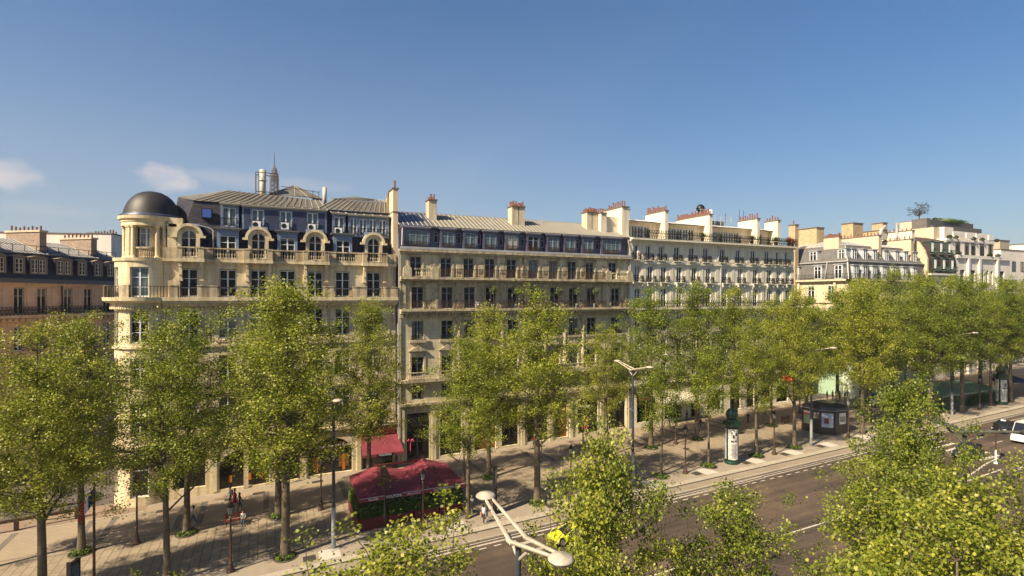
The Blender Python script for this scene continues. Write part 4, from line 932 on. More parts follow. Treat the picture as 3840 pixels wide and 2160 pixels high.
# ================= buildings behind the left roofs =================
def blk(name,label,x,y,rz,w,d,h,m,g=None,capc=True,npot=0,phh=.6,potline='x',z0=0,gp='party walls behind the roofs'):
    r=root(name,label,'building',(x,y,z0),rz,group=g); LOCAL.add(r.name)
    b=M(); b.box(-w/2,w/2,-d/2,d/2,0,h-z0); b.build('wall',m,r)
    b=M(); b.box(-w/2-.1,w/2+.1,-d/2-.1,d/2+.1,h-z0,h-z0+.2); o=b.build('coping',cap,r)
    if npot: pots(r,[((-w/2+w*(i+.5)/npot if potline=='x' else 0),(0 if potline=='x' else -d/2+d*(i+.5)/npot),h-z0+.2) for i in range(npot)],phh)
    return r
blk('party_wall_building','white rendered party wall rising behind the navy mansard roof',-36.5,121,R(-14),19,6,30.9,stM)
blk('chimney_building','pale party wall with a row of chimney pots beside the turret',-25.2,113,R(-14),3.6,4,30.6,stM,npot=8)
blk('brick_stack_building','narrow grey brick party wall just left of the dark dome',-15.3,84,R(10),.9,3,29.7,brk,npot=1)
r=blk('low_annex_building','low beige annex with antenna masts on the far left skyline',-52,98,R(30),14,8,30.0,stT)
for dx in (-1,0,3): b=M(); b.tube([(dx,0,30.2),(dx,0,32.8)],.05,4); b.build('antenna',iron,r)
# ================= mansard corner building right of the side street =================
B4=root('mansard_corner_building','cream stone corner building with grey slate mansard and two rows of dormers','building',(94.7,62,2.8)); O4=tuple(B4.location)
Y=62.0
b=M(O4); 
H=[(x-.55,x+.55,z,z+2.5) for x in (97.0,100.2,103.4,106.6,109.8,113,116) for z in (19.5,15.5,11.5)]
wall(b,94.7,118.6,2,23.0,H,Y,.25)
b.box(94.96,118.6,Y+.3,Y+14,2,23.0)
b.face([(94.7,Y+14,2),(94.7,Y,2),(94.7,Y,23),(94.7,Y+14,23)])
for z in (22.6,18.9,14.9): b.box(94.4,118.7,Y-.3,Y-.002,z,z+.3); b.box(94.4,94.698,Y-.3,Y+14,z,z+.3)
b.box(94.0,118.8,Y-.6,Y-.003,22.9,23.2); b.box(94.0,94.69,Y-.6,Y+14,22.9,23.2)
for v in (2.2,9.5): b.box(94.3,94.68,Y+v,Y+v+.4,15,22.6)
b.build('wall',stA,B4)
for x in (97.0,100.2,103.4,106.6,109.8,113,116):
    for z in (19.5,15.5,11.5): win(B4,x,Y+.12,z,1.06,2.46,'m1')
for v in (3.2,7.2,11.2):
    for z in (19.2,15.2,11.2): win(B4,94.66,Y+v,z,1.3,2.9,'m1',rz=R(-90))
def lrail(O,x,y0,y1,z,h,m,r,name='balcony_railing'):
    b=M(O); b.box(x-.03,x+.03,y0,y1,z+h-.05,z+h); n=int((y1-y0)/.3)
    for i in range(n+1): y=y0+(y1-y0)*i/n; b.box(x-.02,x+.02,y-.02,y+.02,z,z+h)
    return b.build(name,m,r)
lrail(O4,94.1,Y-.5,Y+14,23.2,1.0,iron,B4); b=M(O4); railing(b,94.1,118.5,Y-.5,23.2,1.0,.3); b.build('balcony_railing',iron,B4)
for v in (3.2,7.2,11.2): lrail(O4,94.2,Y+v-.9,Y+v+.9,19.2,.9,iron,B4)
b=M(O4)
b.face([(94.75,Y+14,23.2),(94.75,Y+.2,23.2),(95.4,Y+.7,26.4),(95.4,Y+14,26.4)]); b.face([(94.75,Y+.2,23.2),(118.5,Y+.2,23.2),(118.5,Y+.7,26.4),(95.4,Y+.7,26.4)])
b.face([(95.4,Y+14,26.55),(95.4,Y+.7,26.55),(97.6,Y+2.6,29.6),(97.6,Y+14,29.6)]); b.face([(95.4,Y+.7,26.55),(118.5,Y+.7,26.55),(118.5,Y+2.6,29.6),(97.6,Y+2.6,29.6)])
b.build('mansard',slateG,B4)
b=M(O4); b.box(95.1,118.6,Y+.4,Y+.75,26.4,26.58); b.box(95.1,95.45,Y+.75,Y+14,26.4,26.58)
zincface(b,[(97.5,Y+2.5,29.6),(118.6,Y+2.5,29.6),(118.6,Y+7,30.9),(101,Y+7,30.9)],26,0,1); zincface(b,[(97.5,Y+14,29.6),(97.5,Y+2.5,29.6),(101,Y+7,30.9),(101,Y+14,30.9)],10,0,1)
for p in ([(94.7,Y,23.2),(95.35,Y+.65,26.5),(97.5,Y+2.5,29.6),(101,Y+7,30.9)],): b.tube(p,.1,5,1)
b.build('zinc_roof',[zincl,zincl],B4)
dp=mat('dormer pale grey paint',(.42,.45,.48),.5,.08,2)
def dorm(O,r,x,y,z,w,h,rz_=0,hood=True,m=dp,gm=None):
    q=root.__call__ if 0 else None
    b=M(); b.box(-w/2-.16,w/2+.16,0,1.6,0,h+.1,0); b.box(-w/2-.32,w/2+.32,-.18,1.7,h+.1,h+.24,1)
    o=b.build('dormer',[m,zincl],r,(x-O[0],y-O[1],z-O[2])); o.rotation_euler=(0,0,rz_)
    f,g=winmesh(w,h-.1,'m1',white,gm or gD); wn=inst(f,'window',o,(0,-.07,.05))
    p=inst(g,'pane',r,(0,0,0)); p.parent=o; p.location=(0,-.07,.05)
    return o
for x in (97.8,101.0,103.9,107.4,110.8,113.6,116.5): dorm(O4,B4,x,Y+1.0,26.75,1.1,1.95)
for v in (2.0,7.6,12.5): dorm(O4,B4,95.8,Y+v,26.75,1.3,1.95,R(-90))
for x in (96.8,99.4,102.2,105.2,108.4,111.5,114.7): dorm(O4,B4,x,Y+.05,23.25,1.15,2.35)
for v in (1.8,5.8,10.6): dorm(O4,B4,94.6,Y+v,23.25,1.3,2.5,R(-90))
chimney(B4,97.2,98.0,Y+3.5,Y+6.5,26.5,31.2,stT,9,.5,2); chimney(B4,105.3,106.1,Y+1.2,Y+9,27,31.6,stT,12,.5,1); chimney(B4,115.2,116.0,Y+1.0,Y+6.5,27,31.3,stT,6,.5,1)
chimney(B4,116.2,117.1,Y+1.4,Y+7,27,33.1,stW,7,.5,1)
b=M(O4); b.lathe(112.4,Y+7,[(.5,29),(.5,31.4)],12); b.tube([(112.4,Y+7,31.2),(112.5,Y+6.4,32.4),(113.6,Y+6,32.8),(114.2,Y+5.8,33.9),(115,Y+5.8,34.4)],.35,8); b.box(112.8,114.6,Y+5.2,Y+6.8,31.6,32.9); b.build('ventilation_duct',zincl,B4,smooth=False)
for x in (115.9,116.6): b=M(O4); b.tube([(x,Y+4,32),(x,Y+4,35)],.22,8); b.build('ventilation_pipe',zincl,B4)
for p in ([(94.2,Y+4.4,23.2),(94.6,Y+4.4,23.5),(95.2,Y+4.4,26.4)],[(94.6,Y+.15,22),(94.8,Y+.1,23.5),(95.4,Y+.6,26.5)]): b=M(O4); b.tube(p,.1,6); b.build('drain_pipe',zincl,B4)
# mint hoarding wrapped round the shop
mint=mat('mint hoarding',(.64,.70,.50),.7,.04,1); mintd=mat('mint hoarding green panel',(.30,.42,.29),.7,.05,1)  # second tone is a darker green for the strips
r=root('shop_hoarding','tall pale mint green hoarding box wrapped round the corner shop behind the kiosk','hoarding',(99,59,gz(95)))
O=tuple(r.location); b=M(O); b.box(90.8,112,57.4,62.6,gz(90)-.2,10.5); b.build('panel',mint,r)
for x in (93.2,97.6,103,108): b=M(O); b.box(x,x+.7,57.33,57.395,2.5,10.5,0); b.build('green_strip',mintd,r)
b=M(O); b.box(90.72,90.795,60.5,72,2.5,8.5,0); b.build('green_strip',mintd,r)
# ================= blocks behind =================
def blk2(n,l,u0,u1,v0,v1,z,m,z0=20,npot=0): return blk(n,l,(u0+u1)/2,(v0+v1)/2,0,u1-u0,v1-v0,z,m,z0=z0,npot=npot)
blk2('brick_block','buff brick block with grey roof edge behind the terrace building',100.06,102.3,72,78.1,33.8,brk)
blk2('brick_stack','small brick stack with one pot left of the buff block',93.8,94.8,72,73.4,34.0,brk,npot=1)
blk2('lift_house','square buff brick lift house with flat cap on the skyline',114.5,117.85,74,76.5,35.8,brk)
blk2('brick_party_wall','long buff brick party wall between lift house and curved roof',121.4,123,72,76.5,34.4,brk)
blk2('brick_turret_block','narrow buff brick block standing beside the rooftop duct',123.1,124.7,73,75.3,36.2,brk)
# curved party wall building with green copper dormers
Y=62.0
B5=root('copper_dormer_building','tan building with curved brown roof and rows of green copper dormers','building',(118.5,62,3.5)); O5=tuple(B5.location)
cur=[(0,25.4),(0,27.4),(.5,29.2),(1.5,30.9),(3.0,32.0),(5,32.6),(9,32.8),(14,32.8),(14,25.4)]
b=M(O5); b.prismx([(Y+y,z) for y,z in cur]+[(Y+14,2),(Y,2)][::1],118.7,119.2,0); b.build('party_wall',stT,B5)
b=M(O5)
H=[(x-.6,x+.6,z,z+2.6) for x in (121,124,127) for z in (20.5,16,11.5)]
wall(b,119.2,129,2,24.6,H,Y,.25); b.box(119.2,129,Y+.3,Y+14,2,24.6); b.box(119,129.2,Y-.6,Y-.003,24.3,24.7); b.build('wall',stM,B5)
for h in H: win(B5,(h[0]+h[1])/2,Y+.12,h[2],1.16,2.55,'m1')
brownr=mat('brown slate',(.12,.075,.06),.6,.2,1,brick=('wall',.3,.2,.012,.6,.8)); copper=mat('verdigris copper',(.07,.125,.095),.6,.25,3,c2=(.02,.05,.04))
b=M(O5)
for i in range(len(cur)-3):
    (ya,za),(yb,zb)=cur[i],cur[i+1]; b.face([(119.2,Y+ya+.1,za),(129,Y+ya+.1,za),(129,Y+yb+.1,zb),(119.2,Y+yb+.1,zb)])
b.build('curved_roof',brownr,B5)
for x in (121.2,124.2,127.2):
    for z,yy in ((25.6,-.15),(29.0,.35)):
        o=dorm(O5,B5,x,Y+yy,z,.62,2.0,0,True,mat('dark copper cheek',(.035,.05,.045),.6,.2,3),gD); o.data=o.data.copy(); o.data.materials[1]=copper
        b=M(O5); b.box(x-.8,x+.8,Y+yy-.6,Y+yy,z-.45,z-.3); railing(b,x-.8,x+.8,Y+yy-.58,z-.3,.8,.2); b.build('balcony',copper,B5)
# stepped white building with roof garden
B6=root('stepped_white_building','white stepped building with planted terraces and a dark rooftop pavilion','building',(140,62,3.8)); O6=tuple(B6.location)
b=M(O6)
H=[(x-.9,x+.9,22.2,25.6) for x in (131.2,135.2,146.8)]+[(x-.45,x+.45,22.2,25.6) for x in (139,140.8,142.6)]
wall(b,129,150,2,28.6,H,Y,.5); b.box(129,150,Y+.55,Y+16,2,28.6)
for x in (133,137.3,144.3): b.box(x-.35,x+.35,Y-.4,Y-.003,2,28.0)
b.box(128.8,150.2,Y-.35,Y-.004,28.0,28.65)
b.box(129.4,148,Y+2.0,Y+14,28.65,32.3); b.box(129.2,148.2,Y+1.85,Y+3,31.8,32.3)
b.box(131,146,Y+4.2,Y+9,32.6,34.4); b.box(131,134.5,Y+3.2,Y+5,32.3,34.9); b.box(147,150,Y+3.9,Y+7,32.3,34.3); b.box(137,139.5,Y+3.4,Y+5,32.3,34.0)
for x,w,z in ((132,2.6,32.65),(137,2.4,32.65),(141,2.6,32.65),(146,1.8,32.65)): b.box(x,x+w,Y+2.0,Y+2.25,z,z+1.1)
b.build('wall',stM,B6)
for h in H: win(B6,(h[0]+h[1])/2,Y+.3,h[2],h[1]-h[0],3.35,'m1',iron,gD)
for x,z,yy in [(x,29.0,1.92) for x in (133.5,137,139.5,143,146.5)]: win(B6,x,Y+yy,z,1.6,2.6,'m',iron,gD)
b=M(O6); b.box(131.4,151,Y+5.6,Y+12,33.8,35.7,0); b.box(130.6,149.2,Y+6.4,Y+12,35.7,36.9,0); b.build('roof_pavilion',mat('dark grey cladding',(.085,.08,.078),.6),B6)
b=M(O6); b.box(128.7,131,Y+4,Y+12.5,30,34.8,0); b.box(130,131.5,Y+6,Y+9,34.8,37.1,1); b.box(130,131.3,Y+9,Y+12,34.8,36.7,0); b.build('side_wing',[stT,slateG],B6)
blk('far_white_building','plain white building with flat roof at the right edge of the photo',162.5,71,0,13.5,10,31.0,stM); 
fw=bpy.data.objects[[o.name for o in bpy.data.objects if o.name.startswith('far_white')][0]]
for x in (-5,-1,3):
    for z in (21.5,26): win(fw,x,-5.05,z,1.8,2.4,'m',iron,gB)
blk('slatted_penthouse','beige slatted rooftop penthouse left of the far white building',162.2,70.5,0,4.4,5,33.5,mat('beige slats',(.42,.36,.27),.8,.05,1,brick=('wall',9,.25,.03,.6,1)),z0=20)
# camera side of the avenue is not in view; a distant row closes the vista on the right
for i in range(5):
    blk('avenue_building',['first','second','third','fourth','fifth'][i]+' pale stone building beyond the white ones far up the avenue',182+i*24,70+(i%2)*2,0,22,14,29+gz(200)+(i%3)-2,stM,g='pale stone buildings far up the avenue')
# ================= iron lattice tower =================
T=1124; X=-.444*T; cphi,sphi=math.cos(PHI),math.sin(PHI)
tu,tv=X*cphi+T*sphi,-X*sphi+T*cphi
tower=root('lattice_tower','tall brown iron lattice tower with viewing platform seen hazy above the roofs','tower',(tu,tv,-8),R(10))
K=.784
def hw(z):
    P=[(0,50),(57,33),(115,20),(150,14.5),(200,12.5),(262,9.0),(276,8.8),(300,2.4)]
    for (a,c),(d,e) in zip(P,P[1:]):
        if z<=d: return (c+(e-c)*(z-a)/(d-a))*K
    return 1.5
lat=mat('tower iron',(.055,.045,.058),.8,.1,.05)
b=M(); zs=[0,57,86,115,130,145,160,175,188,200,211,222,232,242,251,260,268,276]
for q in range(len(zs)-1):
    z0,z1=zs[q],zs[q+1]; h0,h1=hw(z0),hw(z1); r_=max(.7,h0*.05)
    for sx in (-1,1):
        for sy in (-1,1): b.tube([(sx*h0,sy*h0,z0),(sx*h1,sy*h1,z1)],[r_*1.3,r_*1.2],4)
    for a in range(4):
        c0,c1=[(-1,-1),(1,-1),(1,1),(-1,1)][a],[(1,-1),(1,1),(-1,1),(-1,-1)][a]
        if z0>=115 or 1:
            b.tube([(c0[0]*h0,c0[1]*h0,z0),(c1[0]*h1,c1[1]*h1,z1)],r_*.8,4); b.tube([(c1[0]*h0,c1[1]*h0,z0),(c0[0]*h1,c0[1]*h1,z1)],r_*.8,4); b.tube([(c0[0]*h1,c0[1]*h1,z1),(c1[0]*h1,c1[1]*h1,z1)],r_*.8,4)
            m0=((c0[0]+c1[0])/2,(c0[1]+c1[1])/2); b.tube([(m0[0]*h0,m0[1]*h0,z0),(m0[0]*h1,m0[1]*h1,z1)],r_*.7,4)
b.build('lattice_shaft',lat,tower)
b=M(); b.box(-35*K,35*K,-35*K,35*K,57,62); b.build('first_platform',lat,tower)
b=M(); b.box(-21*K,21*K,-21*K,21*K,115,120); b.build('second_platform',lat,tower)
b=M(); b.lathe(0,0,[(7*K,270),(11*K,276),(11.5*K,277),(11.5*K,281),(10.5*K,282),(10.5*K,287),(8*K,288),(8*K,292),(6*K,297),(3*K,300),(2.4*K,303)],8); b.build('top_platform',lat,tower)
b=M(); b.lathe(0,0,[(2.0*K,303),(1.3*K,309),(1.2*K,312),(.9*K,318),(.6*K,326),(.35*K,334)],6); b.box(-2.2,2.2,-.4,.4,321,321.8); b.build('antenna',lat,tower)
# ================= trees =================
def crown_pts(R_,H,z0,nlimb,nleaf,seed,sig=.36,flat=1.0,per=9):
    rg=np.random.default_rng(seed); L=[]; limbs=[]
    env=lambda h: R_*(math.sin(math.pi*min(.995,max(.02,h*.86+.14))**.9)**.62)
    for k in range(nlimb):
        a=k*2.399+rg.normal()*.25; he=.10+.90*((k+.5)/nlimb)**.85; hs_=max(0,he-.38)*.75
        rr=env(he)*(.86+.28*rg.random())*(.45 if he>.93 else 1); s_=np.array([0,0,z0+hs_*H]); e=np.array([rr*math.cos(a),rr*math.sin(a),z0+he*H])
        limbs.append((s_,e))
        for q in range(per):
            t=.30+.74*(q+rg.random())/per; p=s_+(e-s_)*t; p[2]+=-.35*math.sin(math.pi*t); p=p+rg.normal(size=3)*np.array([.62,.62,.5])*(.45+.75*t)*R_/3.6
            if p[2]>z0-.6: L.append(p)
    for k in range(int(nlimb*per*.30)):
        h=rg.random(); rr=env(h)*math.sqrt(rg.random())*.85; a=rg.random()*6.283; L.append(np.array([rr*math.cos(a),rr*math.sin(a),z0+h*H*.95]))
    L=np.array(L); n=len(L); sz=.5+1.0*rg.random(n); w=sz**2/(sz**2).sum(); idx=rg.choice(n,nleaf,p=w)
    P=L[idx]+rg.normal(size=(nleaf,3))*(sig*sz[idx])[:,None]*np.array([1,1,.75*flat])
    lt=rg.random(n)*.5+.25; return L,P,lt[idx]
def trunkmesh(L,H,z0,tr,seed,lean=.3,fork=.42,tw=.035):
    rg=random.Random(seed); b=M(); top=z0+H*.85
    n=9; ax=[]; 
    dx,dy=rg.uniform(-lean,lean),rg.uniform(-lean,lean)
    for i in range(n+1):
        t=i/n; ax.append(Vector((dx*t+.12*math.sin(t*5+seed)*t,dy*t+.1*math.cos(t*4+seed)*t-.1*t,t*top-.1)))
    b.tube([ax[0],ax[0].lerp(ax[1],.25)]+ax[1:],[tr*1.75,tr*1.3]+[tr*(1.12-.2*t/.3 if t<.3 else .92*(1-(t-.3)/.7*.85)) for t in [i/n for i in range(1,n+1)]],9,0)
    c=M(); nodes=[]
    for k in range(12):
        t=rg.uniform(fork*.55,.8); p=ax[min(n-1,int(t*n))].lerp(ax[min(n,int(t*n)+1)],t*n%1)
        T=min((Vector(l) for l in rg.sample(list(map(tuple,L)),min(9,len(L)))),key=lambda l:abs((l-p).z-2.0-2*(1-t))+ .2*rg.random())
        d=T-p; mid=p+d*.5+Vector((0,0,-.25)); pts=[p,p.lerp(mid,.6)+Vector((0,0,.1)),mid,T]
        r0=tr*.5*(1.1-t); c.tube(pts,[r0,r0*.8,r0*.6,r0*.22],5,0); nodes+= [(pts[2],r0*.5),(pts[3],r0*.25),(pts[1],r0*.6)]
    nodes+=[(a,tr*.3) for a in ax[int(n*fork):]]
    for l in L:
        l=Vector(l); q=min(nodes,key=lambda q:(q[0]-l).length+ (0 if q[0].z<l.z else 1.5)); m_=q[0].lerp(l,.55)+Vector((rg.uniform(-.15,.15),rg.uniform(-.15,.15),-.1))
        c.tube([q[0],m_,l],[min(tw,q[1]),tw*.6,tw*.3],3,0,False)
    return b.mesh('trunk',barkm,True), c.mesh('branches',barkd)
PROTO={}; TOP={}
def proto(key,R_,H,z0,nl,nf,size,tr,seed,kind='quad',lm=None,sig=.34,tw=.035,per=9):
    L,P,t=crown_pts(R_,H,z0,nl,nf,seed,sig,per=per); TOP[key]=float(np.percentile(P[:,2],99.7)); tm,bm=trunkmesh(L,H,z0,tr,seed,tw=tw)
    PROTO[key]=(leafmesh('crown',P,size,lm or leafA,kind,seed=seed,tints=t),tm,bm)
proto('a',4.2,13.2,6.4,23,42000,.125,.24,1,sig=.33); proto('b',4.0,13.6,6.1,25,40000,.125,.23,5,sig=.33); proto('c',4.4,12.8,6.6,24,43000,.125,.25,9,sig=.34); proto('d',3.6,12.6,6.8,19,26000,.125,.19,14,sig=.31); proto('e',3.9,13.3,6.4,22,36000,.125,.22,18,sig=.35)
proto('y',2.4,6.4,5.4,11,10500,.125,.13,21,per=6,sig=.30); proto('y2',2.3,5.8,5.9,10,9500,.125,.12,23,per=6,sig=.30)
proto('n',3.9,7.6,6.6,16,25000,.11,.2,31,'maple',leafN,.27,.026,9); proto('n2',3.6,7.2,6.7,14,18000,.11,.2,37,'maple',leafN,.26,.026,9); proto('n3',4.0,8.2,6.0,19,33000,.11,.2,41,'maple',leafN,.28,.026,9)
def tree(key,u,v,h,w,label,group,rz=None,pit=True,base=None):
    cm,tm,bm=PROTO[key]; H0=TOP[key] if key[0]=='n' else {'a':19.5,'b':19.6,'c':19.4,'d':19.4,'e':19.7,'y':11.9,'y2':11.7,'n':14.5,'n2':14.2,'n3':14.2}[key]
    r=root('plane_tree',label,'tree',(u,v,gz(u)),rnd.choice([0,math.pi])+rnd.uniform(-.15,.15),group,(w*(1.18 if u>75 else 1),w*(.74 if 40<v and u<66 else .92),h/H0))
    t=inst(tm,'trunk',r,(0,0,0)); inst(bm,'branches',t,(0,0,0)); inst(cm,'crown',r,(0,0,0)); return r
kb_='plane trees along the kerb'; fb_='plane trees along the building side of the pavement'
# u, height, width factor, proto
kr=[(-20.6,18.5,1.0,'b','kerbside plane tree cut by the left edge of the photo'),(-13.3,18.8,1.05,'a','tall kerbside plane tree with the slim bent trunk at the left'),(-6.4,19.3,1.1,'d','kerbside plane tree in front of the domed turret'),(1.3,21.2,1.32,'b','tallest kerbside plane tree with thick mottled trunk beside the tall mast'),
 (16.1,16.6,1.0,'d','slim kerbside plane tree at the right end of the burgundy terrace'),(23.0,19.2,1.22,'c','broad kerbside plane tree with thick sunlit trunk behind the totem'),
 (37.6,12.2,1.15,'y','young thin kerbside tree right of the tall double armed mast'),(44.2,12.6,1.2,'y2','young thin kerbside tree just left of the advertising column'),(51.5,16.0,1.0,'d','middle sized kerbside tree just right of the advertising column'),(57.9,19.2,1.1,'e','big kerbside tree left of the black kiosk'),
 (70.8,19.5,1.1,'b','kerbside tree rising behind the black kiosk'),(78.2,19.5,1.15,'c','forked kerbside tree right of the black kiosk'),(86,20,1.2,'e','kerbside tree above the parked white van'),(94,20.3,1.2,'b','kerbside tree near the green cafe kiosk roof'),(102.0,17,.9,'d','kerbside tree left of the far advertising column'),(107.9,19.5,1.1,'a','kerbside tree right of the far advertising column'),(116,20,1.2,'c','kerbside tree at the right edge beyond the far column'),(124,20,1.2,'b','second kerbside tree beyond the far advertising column'),(133,20,1.25,'a','third kerbside tree beyond the far advertising column')]
for u,h,w,k,lab in kr: tree(k,u,44.5 if u!=78.2 else 48.2,h,w,lab,kb_)
fr=[(-20.5,18.2,1.0,'c','building side plane tree cut by the left edge of the photo'),(-13.4,19.0,1.05,'b','building side plane tree with leaning trunk near the flag pole'),(-6.2,19.2,1.0,'a','building side plane tree behind the bench at the turret corner'),(1.0,21.3,1.25,'e','building side plane tree half hidden behind the thickest trunk'),(9.0,19.4,.95,'b','building side plane tree rising behind the burgundy terrace'),
 (21.6,18.6,1.1,'e','building side plane tree in front of the rust shop shutter'),(36.7,15.8,.95,'d','half bare building side tree before the watch shop'),(43.2,19.3,1.15,'c','building side plane tree before the cream awning'),(50.6,20.2,1.25,'b','second building side tree from the cream awning'),(57.5,19.6,1.2,'a','building side tree behind the advertising column'),(64.2,18.4,1.1,'d','building side tree beside the lone bench'),(71.5,18.5,1.1,'c','building side tree behind the black kiosk'),(78.3,19,1.1,'b','building side tree before the dark side street'),(84.1,20.5,1.2,'a','building side tree before the mint hoarding'),(92,22,1.25,'e','tall building side tree covering the mint hoarding'),(100,21,1.25,'b','first building side tree right of the mint hoarding'),(109,20.4,1.2,'a','second building side tree right of the mint hoarding'),(118,20,1.2,'c','third building side tree right of the mint hoarding'),(127,20,1.2,'b','fourth building side tree right of the mint hoarding'),(137,20,1.2,'a','fifth building side tree right of the mint hoarding')]
for u,h,w,k,lab in fr: tree(k,u,53.0,h,w,lab,fb_)
nb_='plane trees on the camera side of the avenue'
for u,v,h,w,k,lab in [(-3.2,15.6,12.9,.7,'n2','foreground tree whose few top leaves show at the bottom left'),(3.4,16,13.1,1.08,'n','foreground tree left of the big double armed lamp'),(10.9,16.3,14.9,.78,'n3','tall airy foreground tree over the yellow car'),(17.3,16,11.6,.86,'n2','sparse foreground tree right of the yellow car'),(25.0,14.0,12.2,.98,'n','foreground tree in the bottom middle right'),(30.8,16.8,15.1,.80,'n3','high foreground tree hiding the road at the right'),(42,12.5,12.2,.8,'n2','foreground tree below the traffic light'),
   (13.4,7.2,13.2,1.0,'n3','nearest foreground tree in the bottom right'),(17.6,8.6,13.6,.95,'n','foreground tree filling the bottom right corner'),(21.6,10,13.2,1.0,'n2','foreground tree between the corner tree and the road'),(26.6,8.6,14.2,.85,'n3','tall foreground tree at the right edge of the photo')]:
    tree(k,u,v,h,w,lab,nb_)
# planting beds round the far pavement trees
def bed(key,R_,n,h,seed,m=leafS):
    rg=np.random.default_rng(seed); a=rg.random(n)*6.283; q=np.sqrt(rg.random(n))*R_; P=np.stack([q*np.cos(a),q*np.sin(a),rg.random(n)*h*(1-.4*(q/R_))],1)
    return leafmesh('ground_cover',P,.16,m,seed=seed)
bm1=bed('b',.72,900,.42,51); bm2=bed('b',.72,700,.34,52)
ringb=M(); ringb.lathe(0,0,[(.92,0),(.92,.06),(.84,.06),(.84,.0)],20,0,caps=False); ringm=ringb.mesh('kerb_ring',kerbf)
sb=M(); sb.lathe(0,0,[(.84,.02),(.0,.03)],20,0,caps=False); soilm=sb.mesh('soil',soil)
for i,(u,v,lab) in enumerate([(k[0],44.5,k[4]) for k in kr if -21<k[0]<80 and k[0] not in (16.1,78.2,70.8)]+[(k[0],53.0,k[4]) for k in fr if -21<k[0]<86 and k[0]!=8.4]):
    w=lab.split(); nm=' '.join(w)
    r=root('planting_bed',('low leafy bed under the '+nm) if len(w)<=11 else 'low leafy bed under the '+' '.join(w[:11]),'planting bed',(u,v,gz(u)+.01),rnd.random()*6,'planting beds round the tree trunks')
    inst(ringm,'kerb_ring',r,(0,0,0)); inst(soilm,'soil',r,(0,0,0)); o=inst([bm1,bm2][i%2],'ground_cover',r,(0,0,.02)); o['kind']='stuff'
# young bare tree inside the terrace and one before the kiosk
def sapling(u,v,h,lab,nleaf,seed):
    rg=random.Random(seed); b=M(); tips=[]
    tr=[(0,0,0),(.03,0,h*.3),(.0,.05,h*.55),(.05,0,h*.8),(0,0,h)]; b.tube(tr,[.07,.055,.045,.03,.01],6)
    r=root('sapling',lab,'tree',(u,v,gz(u))); b.build('trunk',barkm,r)
    c=M()
    for i in range(26):
        t=rg.uniform(.42,.95); p=Vector((0.02,.02,h*t)); a=rg.random()*6.28; l=rg.uniform(.7,1.5)*(1.15-t); q=p+Vector((l*math.cos(a),l*math.sin(a),l*.9)); c.tube([p,p.lerp(q,.5)+Vector((0,0,-.08)),q],[.022,.015,.006],3); tips.append(q)
        for k in range(3): s=p.lerp(q,rg.uniform(.3,.9)); e=s+Vector((rg.uniform(-.4,.4),rg.uniform(-.4,.4),rg.uniform(.1,.5))); c.tube([s,e],[.01,.004],3); tips.append(e)
    c.build('branches',barkd,r)
    P=np.array([tuple(rg.choice(tips)) for _ in range(nleaf)])+np.random.default_rng(seed).normal(size=(nleaf,3))*.12
    o=bpy.data.objects.new('crown',leafmesh('crown',P,.16,leafA,seed=seed)); COL.objects.link(o); o.parent=r
sapling(9.1,46.0,5.4,'nearly bare sapling standing at the front of the burgundy terrace',120,61)
sapling(68.6,51.0,5.6,'thin bare sapling showing above the kiosk roof',140,62)
sapling(29.6,56.3,7.5,'bare spindly sapling before the left watch shop window',160,63)
# ================= street lamps and masts =================
def lamp_proto():
    r=root('street_lamp','x','street lamp')
    b=M(); b.lathe(0,0,[(.30,0),(.30,.12),(.24,.16),(.2,.35),(.14,.55),(.17,.62),(.10,.8),(.085,1.0)],10,0); b.build('base',brown,r,smooth=False)
    b=M(); b.lathe(0,0,[(.085,1.0),(.075,2.5),(.095,2.55),(.075,2.6),(.06,3.9),(.13,4.0),(.05,4.1)],8,0); b.build('post',brown,r)
    b=M(); b.lathe(0,0,[(.05,4.1),(.15,4.18),(.15,4.2)],6,0)
    for a in range(6): x,y=math.cos(a*math.pi/3),math.sin(a*math.pi/3); b.tube([(.15*x,.15*y,4.2),(.23*x,.23*y,4.72)],.014,3,0)
    b.lathe(0,0,[(.26,4.72),(.27,4.76),(.15,4.9),(.16,4.95),(.09,5.05),(.03,5.1),(.03,5.22),(.0,5.26)],6,0); o=b.build('lantern',blackm,r)
    b=M(); b.lathe(0,0,[(.14,4.21),(.22,4.71)],6,0); b.build('lamp_glass',mat('lantern glass',(.25,.25,.23),.1,.1,4,spec=.7),o)
    return r
lp=lamp_proto(); first=True
Lm=[(-2.4,44.1,'black topped brown street lamp at the kerb near the bench'),(12.0,44.2,'brown street lamp standing in front of the burgundy terrace'),(26.4,44.1,'kerbside street lamp hidden behind the tall foreground tree'),(40.5,44.1,'kerbside street lamp between two young trees left of the advertising column'),(53.8,44.0,'kerbside street lamp with small box halfway up, right of the advertising column'),(67.3,44.1,'kerbside street lamp at the corner of the black kiosk'),(81,44.1,'kerbside street lamp beyond the black kiosk'),(98,44.1,'kerbside street lamp before the green cafe kiosk'),
 (-9.7,52.8,'brown street lamp before the turret corner'),(4.6,52.8,'brown street lamp between the perfume shop and the tall mast'),(18.9,53.4,'dark street lamp right behind the burgundy terrace'),(33.6,53.4,'street lamp in front of the left watch shop window'),(47.0,52.9,'building side street lamp before the cream awning'),(61.4,52.9,'building side street lamp behind the advertising column'),(74.0,56,'thin street lamp rising behind the black kiosk')]
for u,v,lab in Lm:
    if first: o=lp; o.location=(u,v,gz(u)); first=False; o['label']=lab; o['group']='classic street lamps'
    else: o=dup(lp,(u,v,gz(u)),rnd.random()*6,lab,'classic street lamps')
